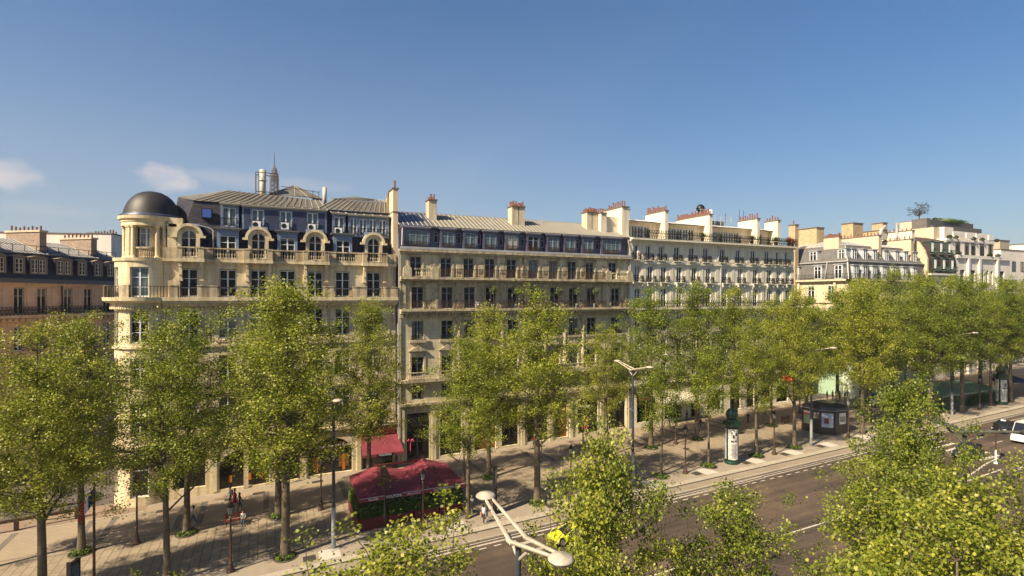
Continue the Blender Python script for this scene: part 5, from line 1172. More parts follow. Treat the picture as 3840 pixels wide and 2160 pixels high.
def mast_proto():
    r=root('lamp_mast','x','lamp mast')
    b=M(); b.lathe(0,0,[(.17,0),(.16,3.2),(.15,3.25)],10,0); b.build('lower_post',lampl,r,smooth=False)
    b=M(); b.lathe(0,0,[(.14,3.2),(.10,11.4)],10,0); b.build('upper_post',lampg,r)
    for s in (1,-1):
        b=M()
        # two tapering rails from the hub to the disc, with cross ties
        for e in (-1,1): b.tube([(e*.32,-s*.15,11.55),(e*.13,s*2.45,12.12)],[.075,.055],6)
        for t in (.25,.62): 
            y=-s*.15+(s*2.6)*t; b.tube([(-.32+.19*t,y,11.55+.57*t-.02),(.32-.19*t,y,11.55+.57*t-.02)],.05,6)
        b.tube([(0,0,10.9),(0,s*.85,11.62)],.05,6)
        o=b.build('arm',lampw,r)
        b=M(); b.lathe(0,s*2.75,[(.05,12.02),(.33,12.04),(.39,12.12),(.38,12.17),(.30,12.24),(.0,12.30)],24,0); d=b.build('lamp_disc',lampw,r,smooth=True)
        b=M(); b.lathe(0,s*2.75,[(.385,12.10),(.40,12.12),(.385,12.14)],24,0,caps=False); b.build('rim',iron,d)
    b=M()
    b.tube([(0,-.75,7.35),(0,.75,7.55)],.035,6); b.lathe(0,.75,[(.02,7.45),(.2,7.5),(.02,7.6)],12); b.build('pedestrian_lamp',lampl,r)
    return r
mp_=mast_proto(); first=True
for u,v,lab in [(4.8,44.3,'tall double armed lamp mast between the left trees and the terrace'),(33.8,44.3,'tall lamp mast whose pale arms stand clear before the trees'),(60.6,44.3,'tall lamp mast beside the black kiosk'),(91.0,44.3,'tall lamp mast above the green cafe kiosk'),(120,44.3,'tall lamp mast at the far right of the pavement'),
    (7.7,16.3,'big pale double armed lamp mast in the bottom foreground'),(34.7,16.3,'lamp mast with leaf shade in its colour among the foreground leaves at the right')]:
    if first: o=mp_; o.location=(u,v,gz(u)); first=False; o['label']=lab; o['group']='modern double armed lamp masts'
    else:
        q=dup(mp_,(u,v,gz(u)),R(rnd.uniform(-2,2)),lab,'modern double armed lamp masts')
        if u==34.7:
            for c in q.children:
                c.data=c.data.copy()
                for k in range(len(c.data.materials)): c.data.materials[k]=mat('lamp paint in leaf shade',(.075,.08,.06),.7,.35,3,c2=(.02,.025,.018))  # shade of the leaves is put into this mast's colour
# ================= advertising columns =================
poster=lambda n,a,b_,sc_=3: mat(n,a,.6,.2,sc_,c2=b_)
pstm=poster('poster pale',(.62,.60,.56),(.30,.28,.27),2.2)
def column(u,v,lab,rz,h=1.0,first=True):
    r=root('advertising_column',lab,'advertising column',(u,v,gz(u)),rz,'green advertising columns',(1,1,h))
    b=M(); b.lathe(0,0,[(.80,0),(.80,.18),(.74,.25),(.74,.4)],20,0); b.build('base',dkgreen,r)
    b=M(); b.lathe(0,0,[(.69,.35),(.69,4.0)],28,0); b.build('drum',dkgreen,r,smooth=True)
    for k in range(3):
        a0=k*2.094; b=M(); b.lathe(0,0,[(.705,.5),(.705,3.9)],14,0,a0+.16,a0+1.93,caps=False); p=b.build('poster',[pstm,poster('poster maroon',(.16,.05,.06),(.05,.03,.05)),poster('poster grey',(.45,.45,.47),(.25,.25,.28))][k],r,smooth=True)
        if k==0:
            b=M()
            for q in range(15):
                z=.7+q*.105; wv=.55+.12*math.sin(q*5); 
                for i in range(8):
                    a=a0+1.045-wv/2/.8+(wv/.8)*i/8; a2=a+wv/.8/8; b.face([(.712*math.cos(a),.712*math.sin(a),z),(.712*math.cos(a2),.712*math.sin(a2),z),(.712*math.cos(a2),.712*math.sin(a2),z+.045),(.712*math.cos(a),.712*math.sin(a),z+.045)])
            for (da,z,w,h2) in ((-.45,2.45,.5,.22),(.1,2.5,.4,.16),(-.2,2.9,.35,.4),(.25,3.2,.3,.3)):
                for i in range(4): a=a0+1.045+da+w*i/4; a2=a+w/4; b.face([(.713*math.cos(a),.713*math.sin(a),z),(.713*math.cos(a2),.713*math.sin(a2),z),(.713*math.cos(a2),.713*math.sin(a2),z+h2*(1-.2*i)),(.713*math.cos(a),.713*math.sin(a),z+h2)])
            b.build('printed_lines',mat('poster ink',(.06,.05,.055),.6,.3,6),p)
    b=M(); b.lathe(0,0,[(.7,4.0),(.8,4.05),(.82,4.15),(.93,4.25),(.97,4.4),(.87,4.5),(.9,4.62),(.68,4.7),(.66,4.85),(.5,4.9)],8,0)
    for a in range(16): t=a*math.pi/8; b.box(.88*math.cos(t)-.05,.88*math.cos(t)+.05,.88*math.sin(t)-.05,.88*math.sin(t)+.05,4.35,4.62)
    b.build('canopy',dkgreen,r)
    b=M(); b.lathe(0,0,[(.45,4.88),(.54,5.0),(.65,5.25),(.67,5.45),(.61,5.7),(.46,5.92),(.24,6.08),(.09,6.14),(.04,6.2)],20,0); b.build('dome',dkgreen,r,smooth=True)
    b=M(); b.lathe(0,0,[(.04,6.12),(.1,6.2),(.03,6.28),(.09,6.4),(.025,6.48),(.02,6.85),(.0,6.9)],8,0); b.build('finial',dkgreen,r)
    return r
column(47.3,44.2,'dark green advertising column with onion dome and posters at the kerb',R(182))
column(104.8,44.4,'farther dark green advertising column at the right edge of the photo',R(190),1.0)
# ================= black kiosk =================
r=root('newspaper_kiosk','closed black newspaper kiosk with domed roof and four posters','kiosk',(68.1,47.6,gz(68)))
g0=.0
pl=[(-2.2,1.9),(-2.2,-.6),(-1.0,-1.9),(1.4,-2.0),(1.9,-1.4),(1.9,1.6),(1.3,2.1)]
def pprism(b,pl,z0,z1,s0=1,s1=1,m=0):
    n=len(pl); i=len(b.v); b.v+=[(x*s0,y*s0,z0) for x,y in pl]+[(x*s1,y*s1,z1) for x,y in pl]
    b.f.append(tuple(i+k for k in reversed(range(n)))); b.f.append(tuple(i+n+k for k in range(n))); b.m+=[m,m]
    for k in range(n): q=(k+1)%n; b.f.append((i+k,i+q,i+n+q,i+n+k)); b.m.append(m)
km=mat('kiosk charcoal',(.035,.03,.028),.35,.2,2,spec=.5)
b=M(); pprism(b,pl,0,3.0); b.build('body',km,r)
b=M(); pprism(b,pl,2.95,3.08,1.07,1.07); pprism(b,pl,3.08,3.45,1.04,1.0); pprism(b,pl,3.45,3.75,1.0,.86); pprism(b,pl,3.75,3.92,.86,.55); b.build('roof',[mat('kiosk roof',(.03,.027,.026),.3,.2,3,spec=.5)],r)
b=M(); pprism(b,pl,3.08,3.13,1.085,1.085); b.build('gutter_trim',lampl,r)
for i in range(len(pl)):
    x,y=pl[i]; b=M(); b.tube([(x*1.02,y*1.02,0),(x*1.02,y*1.02,3.0)],.045,6); b.build('corner_post',lampg,r)
def onface(i,t0,t1,z0,z1,m,name='poster',d=.03):
    (x0,y0),(x1,y1)=pl[i],pl[(i+1)%len(pl)]; L=math.hypot(x1-x0,y1-y0); nx,ny=(y1-y0)/L,-(x1-x0)/L
    A=(x0+(x1-x0)*t0,y0+(y1-y0)*t0); B=(x0+(x1-x0)*t1,y0+(y1-y0)*t1); b=M()
    b.hexa([(A[0],A[1],z0),(A[0]+nx*d,A[1]+ny*d,z0),(B[0]+nx*d,B[1]+ny*d,z0),(B[0],B[1],z0),(A[0],A[1],z1),(A[0]+nx*d,A[1]+ny*d,z1),(B[0]+nx*d,B[1]+ny*d,z1),(B[0],B[1],z1)]); return b.build(name,m,r)
onface(0,.08,.50,.95,2.75,mat('poster red frame',(.55,.04,.05),.5),d=.03); onface(0,.11,.47,1.0,2.2,mat('poster banded',(.55,.52,.2),.5,.2,1.2,c2=(.08,.4,.35)),d=.04); onface(0,.11,.47,2.42,2.7,mat('poster white band',(.7,.7,.68),.5,.1,3),d=.04)
onface(0,.66,.96,1.9,2.75,poster('poster photo a',(.5,.45,.4),(.06,.06,.07),1.6))
onface(1,.12,.88,.9,2.75,poster('poster photo blue',(.60,.62,.64),(.05,.13,.28),1.1)); onface(1,.3,.6,1.4,2.1,mat('poster figure',(.18,.05,.03),.5,.3,2),d=.04)
onface(2,.32,.82,1.3,2.75,mat('poster white frame',(.6,.62,.63),.5,.05,2)); onface(2,.38,.76,1.6,2.3,poster('poster horse',(.35,.28,.2),(.12,.10,.09),1.5),d=.04)
# ================= totems, flag, benches, barrier =================
def totem(u,v,h,lab,rz,blue=True):
    r=root('information_totem',lab,'totem sign',(u,v,gz(u)),rz); b=M(); b.box(-.42,.42,-.11,.11,0,h,0); b.box(-.46,-.40,-.13,.13,0,h+.12,0); b.box(.40,.46,-.13,.13,0,h+.02,0); b.build('panel',blackm,r)
    for s in (-1,1): 
        b=M(); b.box(-.34,.34,.112*s-.004,.112*s+.004,h-1.7,h-.25,0); b.build('display',mat('totem display',(.10,.17,.24),.2,.3,1.3,c2=(.02,.04,.07)),r)
    return r
totem(18.6,44.3,4.1,'tall black information totem with blue screen behind the pale lamp disc',R(58))
totem(-11.6,44.2,2.9,'black sign panel at the bottom left beside the flag pole',R(70))
r=root('flag_pole','brown pole with a limp french flag at the bottom left','flag pole',(-10.6,44.6,gz(-10.6)))
b=M(); b.lathe(0,0,[(.25,0),(.25,.4),(.12,.8),(.09,1.2),(.07,7.6),(.1,7.7),(.0,7.8)],8); b.build('pole',brown,r)
b=M()
for k,(c0) in enumerate((0,1,2)):
    for i in range(3):
        x0=-.05-(k*3+i)*.085; x1=x0-.085; z0=7.4-(k*3+i)*.13; z1=z0-.13; y0=.08*math.sin((k*3+i)*1.3); y1=.08*math.sin((k*3+i+1)*1.3)
        b.face([(x0,y0,z0-1.0),(x1,y1,z1-1.05),(x1,y1,z1),(x0,y0,z0)],k)
b.build('flag',[mat('flag blue',(.01,.02,.12),.8),mat('flag white',(.7,.7,.7),.8),mat('flag red',(.45,.01,.02),.8)],r)
def bench(u,v,rz,lab,mm_):
    r=root('bench',lab,'bench',(u,v,gz(u)),rz,None,(.85,.85,1))
    b=M()
    for i in range(4): b.box(-1,1,-.25+i*.13,-.15+i*.13,.42,.47)
    b.build('seat',mm_,r); b=M()
    for i in range(3): b.box(-1,1,.27+i*.02,.30+i*.02,.56+i*.14,.67+i*.14)
    b.build('backrest',mm_,r)
    for x in (-.85,.85): b=M(); b.box(x-.04,x+.04,-.25,.3,.36,.42); b.box(x-.04,x+.04,-.25,-.19,0,.36); b.box(x-.04,x+.04,.24,.32,0,1.0); b.build('leg',iron,r)
bench(-2.5,53.0,R(4),'red brown slatted bench under the trees where one person sits',mat('bench red brown',(.28,.05,.03),.6,.2,4))
bench(67.2,52.9,R(3),'empty wooden bench between two trees left of the kiosk',wood)
r=root('street_barrier','low dark barrier with thick brown post at the left edge','barrier',(-19.2,61.3,gz(-19)),R(8)); b=M(); b.box(-3.5,3.6,-.12,.12,.75,1.0); b.build('rail',brown,r)
for x in (-3.2,-.9,3.3): b=M(); b.box(x-.16,x+.16,-.15,.15,0,.95); b.build('post',brown,r)
# ================= restaurant terrace =================
u0,u1,v0,v1=7.2,16.4,46.5,52.2; zb=gz(11.8)
T=root('restaurant_terrace','burgundy canvas restaurant terrace with two humped roofs, planter boxes and white lettering','terrace',(11.8,49.3,zb))
OT=tuple(T.location); ze=zb+2.35
b=M(OT); pk=[(u0+2.4,52.2),(u0+6.9,52.2)]; zr=zb+3.35
m_=(u0+u1)/2+.15
def qd(*p): b.face([(x,y,z) for x,y,z in p])
e=zb+2.55; VB=v1; ridge=[(9.6,zb+3.35),(14.05,zb+3.45)]; hv=49.0
FL=(u0-.1,v0-.15,e); FM=(m_,v0-.15,e); FR=(u1+.1,v0-.15,e); BL_=(u0-.1,VB,e+.25); BM_=(m_,VB,e+.25); BR=(u1+.1,VB,e+.25)
P1=(9.6,hv,zb+3.1); P1b=(9.6,VB,zb+3.4); P2=(14.05,hv,zb+3.15); P2b=(14.05,VB,zb+3.55)
for q in ((FL,FM,P1),(BL_,FL,P1),(BL_,P1,P1b),(FM,BM_,P1),(BM_,P1b,P1),(FM,FR,P2),(BM_,FM,P2),(BM_,P2,P2b),(FR,BR,P2),(BR,P2b,P2),(BL_,P1b,BM_),(BM_,P2b,BR)): b.face(list(q),0)
b.build('canvas_roof',awn,T)
b=M(OT)
for s in ((FL,FR),): b.face([(s[0][0],s[0][1]-.02,s[0][2]-.32),(s[1][0],s[1][1]-.02,s[1][2]-.32),(s[1][0],s[1][1]-.02,s[1][2]+.01),(s[0][0],s[0][1]-.02,s[0][2]+.01)])
b.face([(FL[0],FL[1]-.02,e-.32),(FL[0],FL[1]-.02,e),(BL_[0],BL_[1],e+.25),(BL_[0],BL_[1],e-.07)]); b.face([(FR[0],FR[1]-.02,e-.32),(FR[0],FR[1]-.02,e),(BR[0],BR[1],e+.25),(BR[0],BR[1],e-.07)])
b.build('valance',awn,T)
b=M(OT); b.tube([FL,FR],.025,4); b.build('white_piping',white,T)
for P,Q in ((P1,P1b),(P2,P2b)):
    b=M(OT); x=P[0]; b.hexa([(x+.15,49.6,zb+3.0),(x+.75,49.6,zb+2.88),(x+.75,51.8,zb+3.1),(x+.15,51.8,zb+3.3),(x+.15,49.6,zb+3.16),(x+.75,49.6,zb+3.02),(x+.75,51.8,zb+3.26),(x+.15,51.8,zb+3.46)]); b.build('roof_light',blackm,T)
b=M(OT); b.box(u0+2.2,u0+7.2,VB-.15,VB+.1,zb+3.35,zb+3.5); b.build('ridge_cap',awnd,T)
for x,s,t in ((8.0,.30,'PIZZA & PASTA'),(12.3,.26,'APERITIVO & COCKTAILS'),(13.65,.26,'PIZZA & PASTA'),(16.0,.22,'APERITIVO')):
    textmesh(t,s*.8,.004,white,T,(x-OT[0]+(.25 if x<9 else -.55 if x<13 else .25 if x<15 else -.35),v0-.19-OT[1],e-.17-OT[2]),sx=.52)
for x in (10.0,14.75):
    t=textmesh('VOLFONI',.36,.004,white,T,(x-OT[0],v0-.21-OT[1],e-.12-OT[2]),sx=.9)
    b=M(OT)
    for i in range(7): b.box(x-.75+i*.215,x-.75+i*.215+.195,v0-.195,v0-.185,e-.31,e+.08)
    b.build('letter_tiles',blackm,T)
for x in (u0+.1,10.2,13.3,u1-.1):
    for y in (v0+.05,v1-.1): b=M(OT); b.tube([(x,y,zb),(x,y,zb+2.5)],.04,6); b.build('post',blackm,T)
def planter(x0,x1,y0,y1,name='planter'):
    b=M(OT); b.box(x0,x1,y0,y1,zb-.2,zb+.85); o=b.build('planter_box',awnd,T)
    rg=np.random.default_rng(int(x0*10)); n=int(900*(x1-x0)*(y1-y0)/.5); P=np.stack([rg.uniform(x0,x1,n)-OT[0],rg.uniform(y0,y1,n)-OT[1],zb+.8-OT[2]+rg.random(n)**1.2*(.95+.35*np.sin(rg.integers(0,9,n)))],1)
    f=bpy.data.objects.new('foliage',leafmesh('foliage',P,.15,leafS,seed=int(x1*7))); COL.objects.link(f); f.parent=o
for i in range(4): planter(u0+i*2.3,u0+i*2.3+2.2,v0-.25,v0+.25)
for i in range(3): planter(u0-.25,u0+.25,v0+.35+i*1.8,v0+.35+i*1.8+1.7)
b=M(OT); b.box(u0,u1,v0+.3,v0+.34,zb+.9,zb+2.3); b.build('glass_screen',mat('terrace glass',(.02,.02,.02),.05,.2,1,spec=.6),T)
# awning on the facade above the entrance
A=M(O1); A.hexa([(9.65,60.7,2.35),(14.25,60.7,2.35),(13.85,62.55,4.15),(9.75,62.55,4.15),(9.65,60.7,2.4),(14.25,60.7,2.4),(13.85,62.55,4.22),(9.75,62.55,4.22)]); A.box(9.65,14.25,60.68,60.72,2.1,2.4)
A.face([(9.65,60.7,2.1),(9.65,60.7,2.4),(9.75,62.55,4.2),(9.75,62.55,3.6)]); A.build('awning',awn,B1)
A=M(O1); A.box(9.7,13.6,62.3,62.59,4.2,5.1); A.build('fascia',awnd,B1)
A=M(O1); A.box(11.2,13.0,60.64,60.67,2.08,2.42); at_=A.build('awning_sign',blackm,B1); textmesh('VOLFONI',.34,.004,white,at_,(12.1-O1[0],60.63-O1[1],2.25-O1[2]))
# pink ribbon decoration hanging on the neighbour's shop front
r=root('ribbon_bow','pink ribbon bow hanging on a dark shop front beside the burgundy awning','decoration',(15.3,61.75,3.2)); pk_=mat('pink ribbon',(.55,.06,.12),.6)
for s in (-1,1): b=M(); b.tube([(0,0,0),(s*.25,-.05,.18),(s*.38,-.03,0),(s*.22,0,-.1),(0,0,0)],.07,5); b.build('loop',pk_,r)
b=M(); b.tube([(0,0,0),(-.05,0,-.7),(-.02,0,-1.6)],.045,4); b.build('tail',pk_,r)
r=root('neon_shield','pink outlined shield ornament in the watch shop window','ornament',(39.2,61.9,2.9)); b.tube([(-.5,0,.9),(.5,0,.9),(.55,0,.0),(.3,0,-.8),(0,0,-1.2),(-.3,0,-.8),(-.55,0,0),(-.5,0,.9)],.05,4); b.tube([(-.2,0,.5),(.2,0,.5),(.2,0,0),(-.2,0,0),(-.2,0,.5)],.05,4); b.build('outline',pk_,r)
# bistro furniture inside the terrace
def bistro(u,v,i):
    r=root('bistro_table',['small white bistro table at the left end of the burgundy terrace','white bistro table in the middle of the burgundy terrace','white bistro table at the right end of the burgundy terrace'][i],'table',(u,v,zb)); b=M(); b.lathe(0,0,[(.32,.72),(.32,.75)],12); b.build('table_top',white,r); b=M(); b.lathe(0,0,[(.2,0),(.03,.05),(.03,.72)],8); b.build('leg',iron,r)
    for s in (-1,1):
        c=root('bistro_chair',('left' if s<0 else 'right')+' pale chair at the '+['first','middle','last'][i]+' bistro table under the canvas','chair',(u+s*.6,v,zb),R(90*s)); b=M(); b.box(-.2,.2,-.2,.2,.42,.46); b.build('seat',creamc,c); b=M(); b.box(-.2,.2,-.2,-.16,.46,.9) ; b.build('backrest',creamc,c)
        for x in (-.18,.18):
            for y in (-.18,.18): b=M(); b.tube([(x,y,0),(x,y,.42)],.015,4); b.build('leg',iron,c)
for i,(u,v) in enumerate(((8.6,47.6),(11.8,48.4),(14.8,48))): bistro(u,v,i)
# ================= potted plants on balconies and roofs =================
def olive_proto():
    r=root('potted_olive','x','potted tree'); b=M(); b.box(-.2,.2,-.2,.2,0,.55); b.build('pot',mat('pot patterned grey',(.5,.5,.48),.6,.4,9,c2=(.05,.05,.05)),r)
    b=M(); b.tube([(0,0,.5),(.03,0,1.2),(0,0,2.0)],[.035,.03,.02],5); b.build('trunk',barkd,r)
    rg=np.random.default_rng(5); P=rg.normal(size=(1500,3)); P/=np.linalg.norm(P,axis=1)[:,None]; P*=(.25+.38*rg.random(1500))[:,None]; P=P*np.array([1,1,.95])+np.array([0,0,2.35]); inst(leafmesh('crown',P,.11,leafO,seed=3),'crown',r,(0,0,0)); return r
op=olive_proto()
for i,u in enumerate((25.62,28.75,31.84,34.88,37.75,40.6)):
    k=(1,.85,1.1,1,.8,.9)[i]; lab=['first','second','third','fourth','fifth','sixth'][i]+' potted olive from the left on the lower long balcony'
    if i==0: op.location=(u,61.45,18.56); op['label']=lab; op['group']='potted olive trees on the balcony'
    else: dup(op,(u,61.45,18.56),i*1.3,lab,'potted olive trees on the balcony',(k,k,.95))
r=root('folding_chair','small white folding chair on the lower long balcony','chair',(23.5,61.4,18.56)); b=M(); b.box(-.2,.2,-.2,.2,.42,.45); b.build('seat',white,r); b=M(); b.box(-.2,.2,.18,.2,.45,.85); b.build('backrest',white,r)
for s in (-1,1): b=M(); b.tube([(s*.18,-.2,0),(s*.18,.18,.5)],.02,4); b.tube([(s*.18,.2,0),(s*.18,-.18,.5)],.02,4); b.build('leg',white,r)
def spiky(u,y,z,lab,k=1,kind='palm',m=leafO,grp='potted plants on the roof terrace'):
    r=root('potted_plant',lab,'potted plant',(u,y,z),rnd.random()*6,grp,(k,k,k)); b=M(); b.lathe(0,0,[(.18,0),(.27,.5),(.24,.5),(.0,.45)],10); b.build('pot',iron,r); b=M()
    if kind=='palm':
        for i in range(44):
            a=i*2.4; e_=.3+1.1*((i*7)%11)/11; L=.75; d=Vector((math.cos(a)*math.cos(e_),math.sin(a)*math.cos(e_),math.sin(e_))); q=Vector((0,0,.6))+d*L+Vector((0,0,-.12*math.cos(e_))); mid=Vector((0,0,.6))+d*L*.5+Vector((0,0,.08)); s=d.cross(Vector((0,0,1))).normalized()*.035
            b.face([Vector((0,0,.5))-s*.6,Vector((0,0,.5))+s*.6,mid+s,mid-s]); b.face([mid-s,mid+s,q])
        b.build('leaves',m,r)
    else:
        rg=np.random.default_rng(int(u*10)); P=rg.normal(size=(700,3))*np.array([.22,.22,.2])+np.array([0,0,.85]); inst(leafmesh('leaves',P,.11,m,seed=int(u)),'leaves',r,(0,0,0))
    return r
redl=leafmat('red flowers',(.25,.02,.01),(.40,.05,.02),(.12,.14,.03),.2)
for u,kd,k,lab in ((49.7,'palm',1.2,'big spiky palm at the left of the roof terrace'),(55.2,'palm',1.0,'spiky palm right of the first terrace chimney wall'),(60.1,'bush',1,'bushy pot before the second terrace chimney wall'),(63.7,'palm',1.15,'dense palm right of the second terrace chimney wall'),(67.8,'palm',.95,'palm in the middle of the third glazed stretch'),(70.4,'bush',1.1,'bushy pot left of the third terrace chimney wall'),(74.1,'palm',.9,'small palm right of the third terrace chimney wall'),(75.9,'bush',1.1,'pale bushy pot beside the last terrace chimney wall'),(79.0,'red',1.2,'red flowered pot at the right end of the roof terrace'),(79.8,'red',1.0,'outermost red flowered pot on the terrace corner')):
    spiky(u,61.75,28.42,lab,k,kd,redl if kd=='red' else leafS if kd=='bush' else leafO)
bb=np.random.default_rng(8).normal(size=(900,3)); bb/=np.linalg.norm(bb,axis=1)[:,None]; bb*=np.array([.55,.55,.45])
ballm=leafmesh('clipped_bush',bb+np.array([0,0,.4]),.14,leafmat('dark clipped leaves',(.02,.035,.01),(.035,.05,.012),(.06,.07,.02),.1),seed=9)
for i,(u,v,z) in enumerate(((130.4,63.9,32.3),(132.9,64.0,32.3),(139.6,63.9,32.3),(142.9,63.9,32.3),(149,63.9,32.3),(129.6,61.9,28.65),(141.5,61.9,28.65),(144.8,61.9,28.65),(135.0,69,36.9),(137,69,36.9))):
    o=inst(ballm,'clipped_bush',None,(u,v,z),i,(.85,.85,.8)); o.parent=None; tag(o,['dark clipped bush at the left end of the upper white terrace','second dark clipped bush on the upper white terrace','clipped bush in the middle of the upper white terrace','clipped bush right of the middle on the upper white terrace','clipped bush at the right end of the upper white terrace','clipped bush at the left end of the lower white ledge','clipped bush right of the middle of the lower white ledge','clipped bush near the right end of the lower white ledge','left dark bush on the rooftop pavilion','right dark bush on the rooftop pavilion'][i],'bush','clipped bushes on the white terraces')
P=np.random.default_rng(12).normal(size=(3200,3))*np.array([2.2,.5,.22])+np.array([0,0,.3]); o=bpy.data.objects.new('roof_garden_hedge',leafmesh('roof_garden_hedge',P,.2,leafS,seed=12)); COL.objects.link(o); o.location=(141.5,68.8,36.8); tag(o,'low green planting along the edge of the dark rooftop pavilion','hedge')
r=root('rooftop_tree','sparse dark tree standing on the highest rooftop at the right','tree',(131,70,36.9)); b=M(); rg_=random.Random(4); tips=[]
b.tube([(0,0,-.4),(0,0,.9)],[.14,.1],5)
for i in range(34):
    a=rg_.random()*6.28; rr=rg_.uniform(.5,2.3); h=rg_.uniform(.9,3.5)*(1-.1*rr); t=Vector((rr*math.cos(a),rr*math.sin(a)*.8,h+.6)); b.tube([(0,0,.8),(t.x*.4,t.y*.4,.9+h*.55),t],[.05,.03,.012],3); tips.append(t)
b.build('trunk',barkd,r)
P=np.array([tuple(t) for t in tips for _ in range(16)])+np.random.default_rng(3).normal(size=(34*16,3))*.28; inst(leafmesh('crown',P,.22,MATS['dark clipped leaves'],seed=4),'crown',r,(0,0,0))
# ================= people =================
def bake(verts,edges,rad):
    me=bpy.data.meshes.new('sk'); me.from_pydata(verts,edges,[]); o=bpy.data.objects.new('sk',me); COL.objects.link(o)
    sk=o.modifiers.new('s','SKIN'); sk.use_smooth_shade=True
    for i,r_ in enumerate(rad):
        d=me.skin_vertices[0].data[i]; d.radius=(r_ if hasattr(r_,'__len__') else (r_,r_)); d.use_root=(i==0)
    ss=o.modifiers.new('u','SUBSURF'); ss.levels=1; ss.render_levels=1
    bpy.context.view_layer.update(); m=bpy.data.meshes.new_from_object(o.evaluated_get(bpy.context.evaluated_depsgraph_get())); bpy.data.objects.remove(o); return m
skinm=mat('skin',(.42,.25,.17),.6,.05,3); shoem=mat('shoes pale',(.5,.5,.48),.7,.1,4); shoed=mat('shoes dark',(.03,.03,.03),.6,.1,4)
def person_mesh(pose):
    # joints; x is side, -y is the walking direction
    p={}
    sit=pose=='sit'; hz=.46 if sit else .93
    p['pel']=(0,0,hz); p['sp']=(0,.01,hz+.22); p['ch']=(0,0,hz+.43); p['nk']=(0,-.01,hz+.55); p['hd']=(0,-.03,hz+.66); p['ht']=(0,-.02,hz+.78)
    st={'walk':.30,'walk2':.22,'stand':.04,'sit':0,'ride':0}[pose]
    for s,n in ((1,'l'),(-1,'r')):
        f=s*st
        p['sh'+n]=(s*.185,0,hz+.48)
        if pose in('walk','walk2'): p['el'+n]=(s*.24,f*.45+.03,hz+.21); p['wr'+n]=(s*.23,f*.8-.08,hz-.03)
        elif sit or pose=='ride': p['el'+n]=(s*.25,-.05,hz+.22); p['wr'+n]=(s*.13,-.30,hz+.16) if sit else (s*.2,-.42,hz+.12)
        else: p['el'+n]=(s*.24,.03,hz+.2); p['wr'+n]=(s*.2,-.1,hz-.02)
        p['hp'+n]=(s*.09,0,hz-.06)
        if sit: p['kn'+n]=(s*.11,-.45,hz-.0); p['an'+n]=(s*.12,-.47,.09); 
        elif pose=='ride': p['kn'+n]=(s*.1,-.30,hz-.2-.08*s); p['an'+n]=(s*.1,-.1-.1*s,hz-.55-.1*s)
        else: p['kn'+n]=(s*.09,-f*.55-.03,.50); p['an'+n]=(s*.08,-f*1.05+.02,.09 if f>=0 else .15)
        p['to'+n]=(p['an'+n][0]+s*.02,p['an'+n][1]-.19,max(.035,p['an'+n][2]-.055))
    names=list(p); R_={'pel':(.145,.11),'sp':(.125,.095),'ch':(.155,.11),'nk':(.055,.055),'hd':(.085,.1),'ht':(.07,.08)}
    for n in 'lr': R_.update({'sh'+n:.062,'el'+n:.043,'wr'+n:.03,'hp'+n:.098,'kn'+n:.06,'an'+n:.04,'to'+n:.034})
    E_=[('pel','sp'),('sp','ch'),('ch','nk'),('nk','hd'),('hd','ht')]
    for n in 'lr': E_+=[('ch','sh'+n),('sh'+n,'el'+n),('el'+n,'wr'+n),('pel','hp'+n),('hp'+n,'kn'+n),('kn'+n,'an'+n),('an'+n,'to'+n)]
    m=bake([p[k] for k in names],[(names.index(a),names.index(c)) for a,c in E_],[R_[k] for k in names])
    b=M(); b.v=[tuple(v.co) for v in m.vertices]; b.f=[tuple(q.vertices) for q in m.polygons]; b.m=[]
    def segd(c,a,d):
        a=Vector(a);d=Vector(d); ab=d-a; t=max(0,min(1,(c-a).dot(ab)/ab.dot(ab))); return (c-(a+ab*t)).length
    for q in m.polygons:
        best=min(E_,key=lambda e:segd(q.center,p[e[0]],p[e[1]])); k=best[1]
        mt={'sp':1,'ch':1,'nk':1,'hd':0,'ht':0}.get(k, 1 if k[:2] in('sh','el','wr') else 2 if k[:2] in('hp','kn','an') else 3)
        if k=='sp' and q.center.z<hz+.02: mt=2
        if k=='nk' and q.center.z>hz+.54: mt=0
        if k[:2]=='wr' and (q.center-Vector(p[k])).length<.03: mt=0
        b.m.append(mt)
    for s,n in ((1,'l'),(-1,'r')):   # palm, four fingers and a thumb
        w=Vector(p['wr'+n]); d=(w-Vector(p['el'+n])).normalized(); side=Vector((0,1,0)) if abs(d.y)<.8 else Vector((0,0,1)); side=(side-d*side.dot(d)).normalized()
        b.tube([w-d*.01,w+d*.05,w+d*.09],[.026,.034,.030],6,0)
        for i,L_ in enumerate((.068,.078,.072,.055)):
            o_=w+d*.08+side*(i-1.5)*.018; b.tube([o_,o_+d*L_*.55,o_+d*L_+Vector((-s*.015,0,0))],[.0095,.0085,.006],5,0)
        o_=w+d*.03-side*.03; b.tube([o_,o_+d*.03-side*.025,o_+d*.06-side*.028],[.011,.010,.007],5,0)
    hz_=hz
    b.tube([(0,-.115,hz_+.70),(0,-.142,hz_+.665),(0,-.118,hz_+.655)],[.010,.015,.012],5,0)   # nose
    for s in (-1,1): b.lathe(s*.085,-.02,[(.008,hz_+.66),(.016,hz_+.69),(.008,hz_+.72)],6,0)
    me=b.mesh('body',[skinm,skinm,skinm,skinm],True)
    e=M()
    for s in (-1,1): e.box(s*.032-.012,s*.032+.012,-.126,-.112,hz_+.70,hz_+.712)
    e.box(-.022,.022,-.122,-.112,hz_+.628,hz_+.636); fm=e.mesh('face_features',mat('eyes and lips',(.10,.04,.03),.5))
    h=M(); h.lathe(0,0,[(.100,hz_+.70),(.108,hz_+.74),(.095,hz_+.80),(.06,hz_+.835),(0,hz_+.845)],12,0); hs=h.mesh('hair',shoed,True)
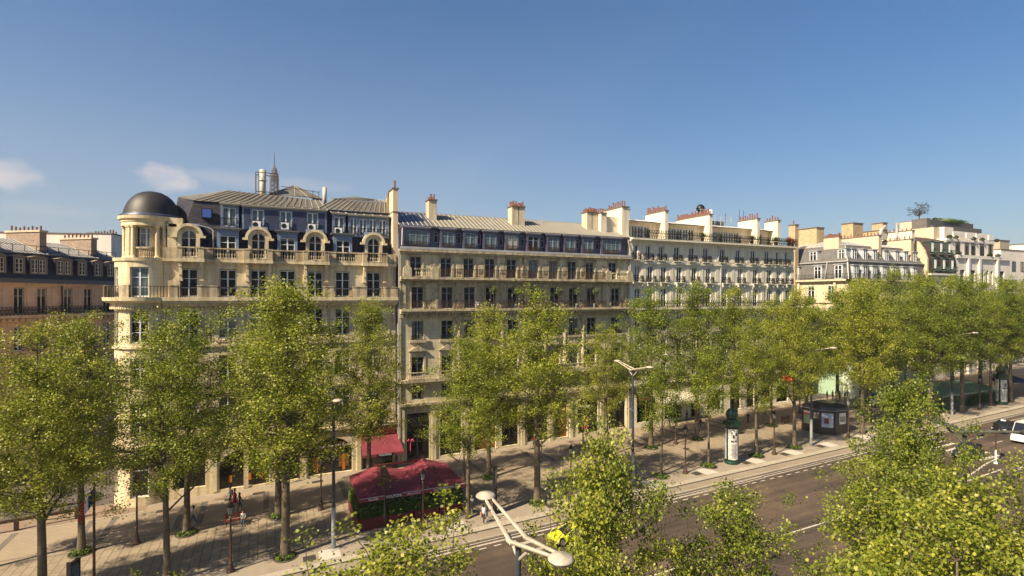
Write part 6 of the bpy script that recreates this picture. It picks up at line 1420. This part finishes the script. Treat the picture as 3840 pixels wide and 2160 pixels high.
    h=M(); h.lathe(0,.02,[(.06,hz_+.50),(.09,hz_+.56),(.1,hz_+.66),(.108,hz_+.74),(.095,hz_+.80),(.06,hz_+.835),(0,hz_+.845)],12,0); hl=h.mesh('hair',shoed,True)
    return me,fm,hs,hl
PM={k:person_mesh(k) for k in ('walk','walk2','stand','sit','ride')}
CL={}
def cloth(c):
    n='cloth %.2f %.2f %.2f'%c; return mat(n,c,.85,.12,6)
def person(u,v,face,pose,top,legs,lab,long=False,hair=(.03,.02,.015),shoe=None,k=1.0,extra=None,dz=0):
    me,fm,hs,hl=PM[pose]; r=root('person',lab,'person',(u,v,gz(u)+dz),R(face)+math.pi/2,None,(.84*k,.84*k,k))
    m=me.copy(); m.materials[0]=skinm; m.materials[1]=cloth(top); m.materials[2]=cloth(legs); m.materials[3]=shoe or shoed
    inst(m,'body',r,(0,0,0)); inst(fm,'face_features',r,(0,0,0)); h=(hl if long else hs).copy(); h.materials[0]=mat('hair %.2f'%hair[0],hair,.7); inst(h,'hair',r,(0,.012,0)); 
    if extra=='bag': b=M(); b.box(.2,.36,-.15,.15,.45,.85); b.tube([(.28,-.1,.85),(.26,-.05,1.05),(.28,.05,.85)],.012,4); b.build('bag',white,r)
    if extra=='brownbag': b=M(); b.box(.18,.4,-.16,.16,.55,1.0); b.build('bag',mat('brown paper',(.38,.16,.09),.8),r)
    if extra=='dress': b=M(); b.lathe(0,0,[(.15,1.1),(.17,.95),(.26,.45),(.27,.4)],12,0,caps=False); b.build('skirt',cloth(top),r)
    if extra=='pack': b=M(); b.box(-.14,.14,.1,.26,1.0,1.42); b.build('backpack',blackm,r)
    return r
# face: heading in degrees, 0 = towards +x (right, up the avenue)
person(-5.9,54.7,180,'walk',(.50,.48,.44),(.04,.08,.16),'person in a pale jacket and blue jeans walking left near the bench',True,shoe=shoem)
person(-3.2,58.3,200,'walk2',(.60,.57,.52),(.03,.03,.04),'person in white top walking before the arched shop window',False,extra='pack')
person(-2.8,57.7,190,'walk',(.40,.03,.04),(.40,.03,.04),'person in a red dress walking before the arched shop window',True,extra='dress')
person(-2.3,56.2,20,'walk',(.02,.018,.02),(.02,.018,.02),'person all in black walking just behind the bench',True)
person(-1.9,52.75,270,'sit',(.62,.60,.55),(.05,.10,.25),'person in white top and blue jeans sitting on the bench',False,shoe=shoem)
person(2.0,61.9,240,'stand',(.62,.60,.57),(.65,.22,.03),'person in orange trousers standing in the shop doorway',False)
person(16.7,45.0,30,'walk2',(.26,.25,.24),(.14,.14,.15),'blurred grey dressed person with white bag beside the terrace',True,(.15,.12,.09),extra='bag')
person(17.5,43.5,30,'walk',(.05,.05,.07),(.03,.03,.05),'person in black leggings passing behind the big lamp disc',False,shoe=shoem)
person(16.9,42.7,20,'stand',(.55,.57,.60),(.03,.04,.09),'person in navy trousers carrying a brown bag at the kerb',True,shoe=shoem,extra='brownbag')
person(38.1,55.3,250,'stand',(.02,.025,.05),(.02,.02,.03),'person in dark blue standing behind the half bare tree',False)
person(51.6,59.3,200,'walk',(.05,.06,.10),(.03,.08,.20),'person in navy jacket and blue trousers before the cream awning',False)
person(56.2,60.9,270,'stand',(.012,.012,.014),(.012,.012,.014),'person in black standing in the doorway right of the cream awning',False)
person(54.4,56.3,190,'walk',(.03,.03,.04),(.04,.09,.22),'person in dark jacket and blue jeans striding left of the advertising column',False,shoe=shoem)
person(62.1,55.1,170,'walk',(.012,.012,.014),(.014,.014,.016),'person in black walking right of the advertising column',False,shoe=shoem)
person(66.6,57.5,10,'walk2',(.025,.02,.02),(.02,.02,.02),'left one of two people in black walking side by side',True)
person(68.1,57.3,10,'walk',(.015,.015,.017),(.015,.015,.017),'right one of two people in black walking side by side',False,shoe=shoem)
person(85.3,59.5,270,'stand',(.03,.025,.03),(.05,.04,.04),'person in dark top left of the group behind the kiosk roof',False)
person(86.0,59.0,240,'stand',(.45,.30,.22),(.05,.05,.06),'person in tan top in the group behind the kiosk roof',True,(.3,.16,.06))
person(87.4,59.4,270,'stand',(.60,.58,.55),(.3,.28,.25),'person in white shirt standing tallest behind the kiosk roof',False)
person(86.6,58.2,200,'stand',(.30,.03,.03),(.02,.02,.03),'person in red and black in the group behind the kiosk roof',True)
person(87.2,57.7,160,'stand',(.02,.02,.025),(.02,.02,.02),'person in black in the group behind the kiosk roof',True)
person(88.6,58.2,0,'walk2',(.12,.14,.17),(.45,.30,.06),'person in grey top and mustard trousers right of the kiosk group',False)
# cyclist
def bicycle(u,v,rz,lab):
    r=root('bicycle',lab,'bicycle',(u,v,gz(u)),rz,None,(.84,.84,1))
    for y in (-.52,.52):
        b=M(); b.tube([(0,y+.34*math.cos(a*math.pi/8),.34+.34*math.sin(a*math.pi/8)) for a in range(17)],.02,4,cap=False); 
        w=b.build('wheel',blackm,r); b=M()
        for a in range(8): b.tube([(0,y,.34),(0,y+.33*math.cos(a*.785),.34+.33*math.sin(a*.785))],.005,3)
        b.build('spokes',lampl,w)
    b=M(); b.tube([(0,.52,.34),(0,.1,.34),(0,.2,.85),(0,-.38,.8),(0,.1,.34)],.018,5); b.tube([(0,.52,.34),(0,.2,.8)],.014,4); b.tube([(0,-.52,.34),(0,-.36,.98)],.016,4); b.build('frame',mat('bicycle teal',(.04,.16,.16),.4),r)
    b=M(); b.tube([(-.25,-.28,1.02),(0,-.38,.99),(.25,-.28,1.02)],.014,4); b.build('handlebar',blackm,r); b=M(); b.box(-.07,.07,.1,.34,.88,.93); b.build('saddle',blackm,r)
bicycle(30.7,60,R(92),'bicycle ridden along the facade behind the thick sunlit trunk')
person(30.6,60,182,'ride',(.35,.04,.03),(.03,.08,.09),'person in red riding a bicycle along the facade',False,dz=.05)
# ================= vehicles =================
tyre=mat('tyre',(.015,.015,.015),.9,.1,5); rim=mat('rim metal',(.35,.35,.36),.35,.1,5,metal=.7); cg=mat('car glass',(.012,.014,.016),.05,.1,2,spec=.8); chrome=mat('headlight',(.55,.57,.6),.1,.1,8,spec=.8); redl_=mat('tail light',(.35,.01,.01),.3)
def vehicle(kind,u,v,heading,col,lab,cat,L=4.3,Wd=1.8,H=1.5,taxi=False,rough=.25,name=None):
    # x axis = forward
    r=root(name or cat,lab,cat,(u,v,gz(u)+( -.17 if v<40.3 else 0)),R(heading),None,(.8,.8,1)); paint=mat('car paint %s'%kind,col,rough,.03,.5,spec=.7)
    w=Wd/2; zb=.22; P={
     'suv':dict(low=[(-.5,.62,.95),(-.47,.5,1.02),(-.3,.45,1.02),(.0,.42,1.0),(.28,.42,.97),(.44,.45,.82),(.495,.5,.66)],g0=-.44,g1=.22,r0=-.36,r1=.06),
     'sedan':dict(low=[(-.5,.6,.86),(-.47,.5,.92),(-.3,.42,.94),(.0,.4,.92),(.26,.4,.9),(.43,.42,.74),(.495,.5,.58)],g0=-.42,g1=.25,r0=-.28,r1=.08),
     'sport':dict(low=[(-.5,.55,.85),(-.46,.42,.92),(-.3,.38,.86),(.0,.36,.76),(.25,.36,.72),(.43,.38,.58),(.5,.42,.42)],g0=-.36,g1=.26,r0=-.16,r1=.04),
     'van':dict(low=[(-.5,.5,1.15),(-.49,.4,1.2),(-.3,.4,1.2),(.0,.4,1.2),(.3,.4,1.18),(.44,.42,1.0),(.497,.45,.72)],g0=-.495,g1=.42,r0=-.49,r1=.27),
     'smallvan':dict(low=[(-.5,.5,1.05),(-.49,.4,1.1),(-.3,.4,1.1),(.0,.4,1.08),(.28,.4,1.05),(.42,.42,.92),(.497,.46,.68)],g0=-.495,g1=.36,r0=-.48,r1=.14)}[kind]
    b=M(); rings=[]
    for (t,zl,zt) in P['low']:
        x=t*L; k=1-.12*max(0,(abs(t)-.38)/.12)**2; z0=zb if abs(t)<.48 else .32
        rings.append([(x,-w*k*.93,z0),(x,-w*k,z0+.15),(x,-w*k,zt-.22),(x,-w*k*.93,zt-.03),(x,-w*k*.5,zt+.02),(x,w*k*.5,zt+.02),(x,w*k*.93,zt-.03),(x,w*k,zt-.22),(x,w*k,z0+.15),(x,w*k*.93,z0)])
    for A,B in zip(rings,rings[1:]):
        n=len(A)
        for i in range(n): j=(i+1)%n; b.face([A[i],B[i],B[j],A[j]])
    b.face(rings[0]); b.face(rings[-1][::-1])
    zt=lambda t:np.interp(t,[q[0] for q in P['low']],[q[2] for q in P['low']])
    # roof shell
    g0,g1,r0,r1=[P[k]*L for k in ('g0','g1','r0','r1')]; zr=H
    rs=[(r0,zr-.03),((r0+r1)/2,zr),(r1,zr-.04)]; tw=w*.76
    for (xa,za),(xb,zc) in zip(rs,rs[1:]): b.face([(xa,-tw,za),(xb,-tw,zc),(xb,tw,zc),(xa,tw,za)]); 
    base=[(g0,zt(P['g0'])),(r0+.02,zt(P['r0'])),(r1,zt(P['r1'])),(g1,zt(P['g1']))]
    # pillars
    for s in (-1,1):
        for (xa,za,xb,zc,ww) in ((g0,base[0][1],r0,zr-.03,.10),(g1,base[3][1],r1,zr-.04,.06),((r0+r1)/2,zt((P['r0']+P['r1'])/2),(r0+r1)/2,zr,.05)): b.tube([(xa,s*w*.9,za-.02),(xb,s*tw,zc-.01)],ww*.6,5)
        b.tube([(r0,s*tw,zr-.04),((r0+r1)/2,s*tw,zr-.01),(r1,s*tw,zr-.05)],.045,5)
        if kind in('van','smallvan'):
            x1=-.02*L if kind=='smallvan' else -.0*L; b.face([(g0,s*w*.915,base[0][1]-.05),(x1,s*w*.915,base[0][1]-.05),(x1,s*(tw+.012),zr-.02),(r0,s*(tw+.012),zr-.02)][::s])
    bo=b.build('body',paint,r,smooth=False)
    b=M()
    for s in (-1,1): b.face([(g0,s*w*.9,base[0][1]-.04),(g1,s*w*.9,base[3][1]-.04),(r1,s*tw,zr-.05),(r0,s*tw,zr-.04)][::s])
    b.face([(g1,-w*.9,base[3][1]-.03),(g1,w*.9,base[3][1]-.03),(r1,tw,zr-.05),(r1,-tw,zr-.05)]); b.face([(g0,w*.9,base[0][1]-.03),(g0,-w*.9,base[0][1]-.03),(r0,-tw,zr-.04),(r0,tw,zr-.04)])
    b.build('window',cg,r)
    for x in (-.31*L,.32*L):
        for s in (-1,1):
            R0=.34 if kind!='sport' else .35; b=M(); b.tube([(x,s*(w-.2),R0),(x,s*(w+.01),R0)],R0,16); wl=b.build('wheel',tyre,r); b=M(); b.tube([(x,s*(w),R0),(x,s*(w+.02),R0)],R0*.62,10); b.build('rim',rim,wl)
            b=M(); b.tube([(x+.43*math.cos(a*math.pi/6),s*(w+.004),R0+.43*math.sin(a*math.pi/6)) for a in range(7)],.03,4); b.build('wheel_arch',blackm if kind in('suv',) else paint,r)
    f=P['low'][-1]; x=.485*L
    for s in (-1,1):
        b=M(); b.hexa([(x-.35,s*w*.86-.16,f[2]-.10),(x+.03,s*w*.72-.14,f[2]-.12),(x+.03,s*w*.72+.14,f[2]-.12),(x-.35,s*w*.86+.16,f[2]-.10),(x-.35,s*w*.86-.16,f[2]+.10),(x,s*w*.72-.14,f[2]+.03),(x,s*w*.72+.14,f[2]+.03),(x-.35,s*w*.86+.16,f[2]+.10)]); b.build('headlight',chrome,r)
        b=M(); b.box(-.502*L,-.485*L,s*w*.78-.16,s*w*.78+.16,.75,.92); b.build('tail_light',redl_,r)
        b=M(); b.box(g1-.35,g1-.12,s*(w+.05)-.09,s*(w+.05)+.09,base[3][1],base[3][1]+.14); b.build('wing_mirror',paint,r)
    b=M(); b.box(x,x+.045,-.5,.5,.32,f[2]-.14,0); b.build('grille',blackm,r); b=M(); b.box(x+.045,x+.06,-.26,.26,.42,.52,0); b.build('licence_plate',white,r)
    b=M(); b.box(-.45*L,.45*L,-w*.85,w*.85,.16,.3); b.build('underside',blackm,r)
    if taxi: b=M(); b.box(-.05,.2,-.3,.3,H,H+.14); b.build('taxi_sign',white,r)
    return r
vehicle('sport',22.2,37.0,176,(.62,.62,.03),'bright yellow sports car on the road behind the foreground tree','sports car',4.6,2.0,1.2)
vehicle('sedan',27.0,40.7,180,(.015,.018,.025),'black car standing at the kerb beyond the yellow car','car',4.4,1.8,1.45)
vehicle('sedan',60.3,35.6,180,(.04,.06,.12),'dark blue car half hidden by leaves on the road','car',4.4,1.8,1.45)
vehicle('suv',71.3,33.2,176,(.018,.02,.035),'black sport utility car driving towards the crossing','car',4.5,1.85,1.62)
vehicle('sedan',87.0,36.6,184,(.36,.40,.45),'silver blue taxi with roof sign ahead of the white minibus','taxi',4.4,1.8,1.45,taxi=True)
mv=vehicle('van',84.2,33.2,182,(.74,.72,.68),'white minibus cut by the right edge of the photo','minibus',5.6,2.0,2.4)
b=M(); b.box(1.72,1.9,-.7,.7,1.32,1.6); b.build('dashboard_red',mat('red dashboard cloth',(.6,.03,.02),.6),mv)
vehicle('smallvan',89.3,53.8,180,(.66,.66,.64),'white delivery van parked by the trees at the mint hoarding','van',4.4,1.8,1.85)
# ================= green cafe kiosk, traffic lights, far terrace =================
r=root('cafe_kiosk','green metal cafe pavilion with striped glass roof and hedges','cafe kiosk',(100,49,gz(100))); O=tuple(r.location)
gm_=mat('cafe green paint',(.10,.24,.12),.5,.1,2); gdk=mat('cafe dark green',(.02,.07,.035),.5,.1,2)
z0=gz(100)
b=M(O); b.hexa([(92.5,46.2,z0+1.9),(108,46.2,z0+1.9),(108,51,z0+2.8),(92.5,51,z0+2.8),(92.5,46.2,z0+1.98),(108,46.2,z0+1.98),(108,51,z0+2.88),(92.5,51,z0+2.88)]); 
b.build('roof_panel',mat('green roof glass',(.34,.55,.36),.3,.1,1),r)
for i in range(17): b=M(O); x=92.6+i*.96; b.tube([(x,46.2,z0+2.0),(x,51,z0+2.92)],.05,4); b.build('roof_rib',gdk,r)
b=M(O); b.box(92.6,107.9,46.3,50.9,z0-.3,z0+1.0); b.build('wall',gdk,r)
for i in range(9): b=M(O); x=92.6+i*1.9; b.box(x-.04,x+.04,46.25,46.33,z0-.3,z0+2.0); b.build('post',gm_,r)
P=np.random.default_rng(77).random((5200,3))*np.array([9,.6,1.7])+np.array([-.5,-3.1,-.1]); o=bpy.data.objects.new('hedge',leafmesh('hedge',P,.16,leafS,seed=77)); COL.objects.link(o); o.parent=r
b=M(O); b.box(104.9,106.0,46.0,46.06,z0+1.2,z0+2.0); o=b.build('blue_sign',mat('blue sign',(.05,.20,.55),.5),r); textmesh('M',.5,.01,white,o,(105.45-O[0],45.98-O[1],z0+1.6-O[2]))
def traffic(u,v,lab,rz,on=1,h=3.4):
    r=root('traffic_light',lab,'traffic light',(u,v,gz(u)-.17),rz)
    b=M(); b.lathe(0,0,[(.2,0),(.16,.1),(.09,.3),(.08,1.5)],8); b.build('lower_post',white,r); b=M(); b.lathe(0,0,[(.08,1.5),(.07,h)],8); b.build('post',brown,r)
    b=M(); b.box(-.2,.2,-.16,.1,h,h+1.0); hd=b.build('signal_head',blackm,r)
    for i,c in enumerate(((.02,.5,.28,0),(.2,.12,.02,1),(.5,.02,.02,2))):
        b=M(); b.tube([(0,-.16,h+.17+.32*i),(0,-.2,h+.17+.32*i)],.12,12); b.build('signal_lens',mat('lens lit %d'%i,(c[0],c[1],c[2]),.4,emit=(c[0],c[1],c[2],2.0)) if i==on else mat('lens dark %d'%i,tuple(x*.08 for x in c[:3]),.3),hd)
traffic(71.6,30.8,'traffic light showing green on a white based post on the island',R(60),0)
traffic(111.5,42.9,'traffic light showing red at the far right kerb',R(60),2)
r=root('cafe_parasol','dark blue cafe parasol awning beyond the far advertising column','parasol',(114.5,47.5,gz(114))); b=M(); b.lathe(0,0,[(2.6,2.3),(2.5,2.6),(.1,3.4)],8); b.build('canopy',mat('blue canvas',(.02,.04,.13),.8),r); b=M(); b.tube([(0,0,0),(0,0,3.3)],.05,6); b.build('pole',iron,r)
# ================= air =================
b=M(); b.box(-700,450,-120,1400,-12,345); hz_=struct(b.build('haze',None),'stuff')
m=bpy.data.materials.new('haze air'); m.use_nodes=True; t=m.node_tree
for n in list(t.nodes): t.nodes.remove(n)
o=t.nodes.new('ShaderNodeOutputMaterial'); v=t.nodes.new('ShaderNodeVolumePrincipled'); v.inputs['Color'].default_value=(.82,.88,1,1); v.inputs['Density'].default_value=.00013; v.inputs['Anisotropy'].default_value=0
t.links.new(v.outputs[0],o.inputs['Volume']); hz_.data.materials.clear(); hz_.data.materials.append(m)
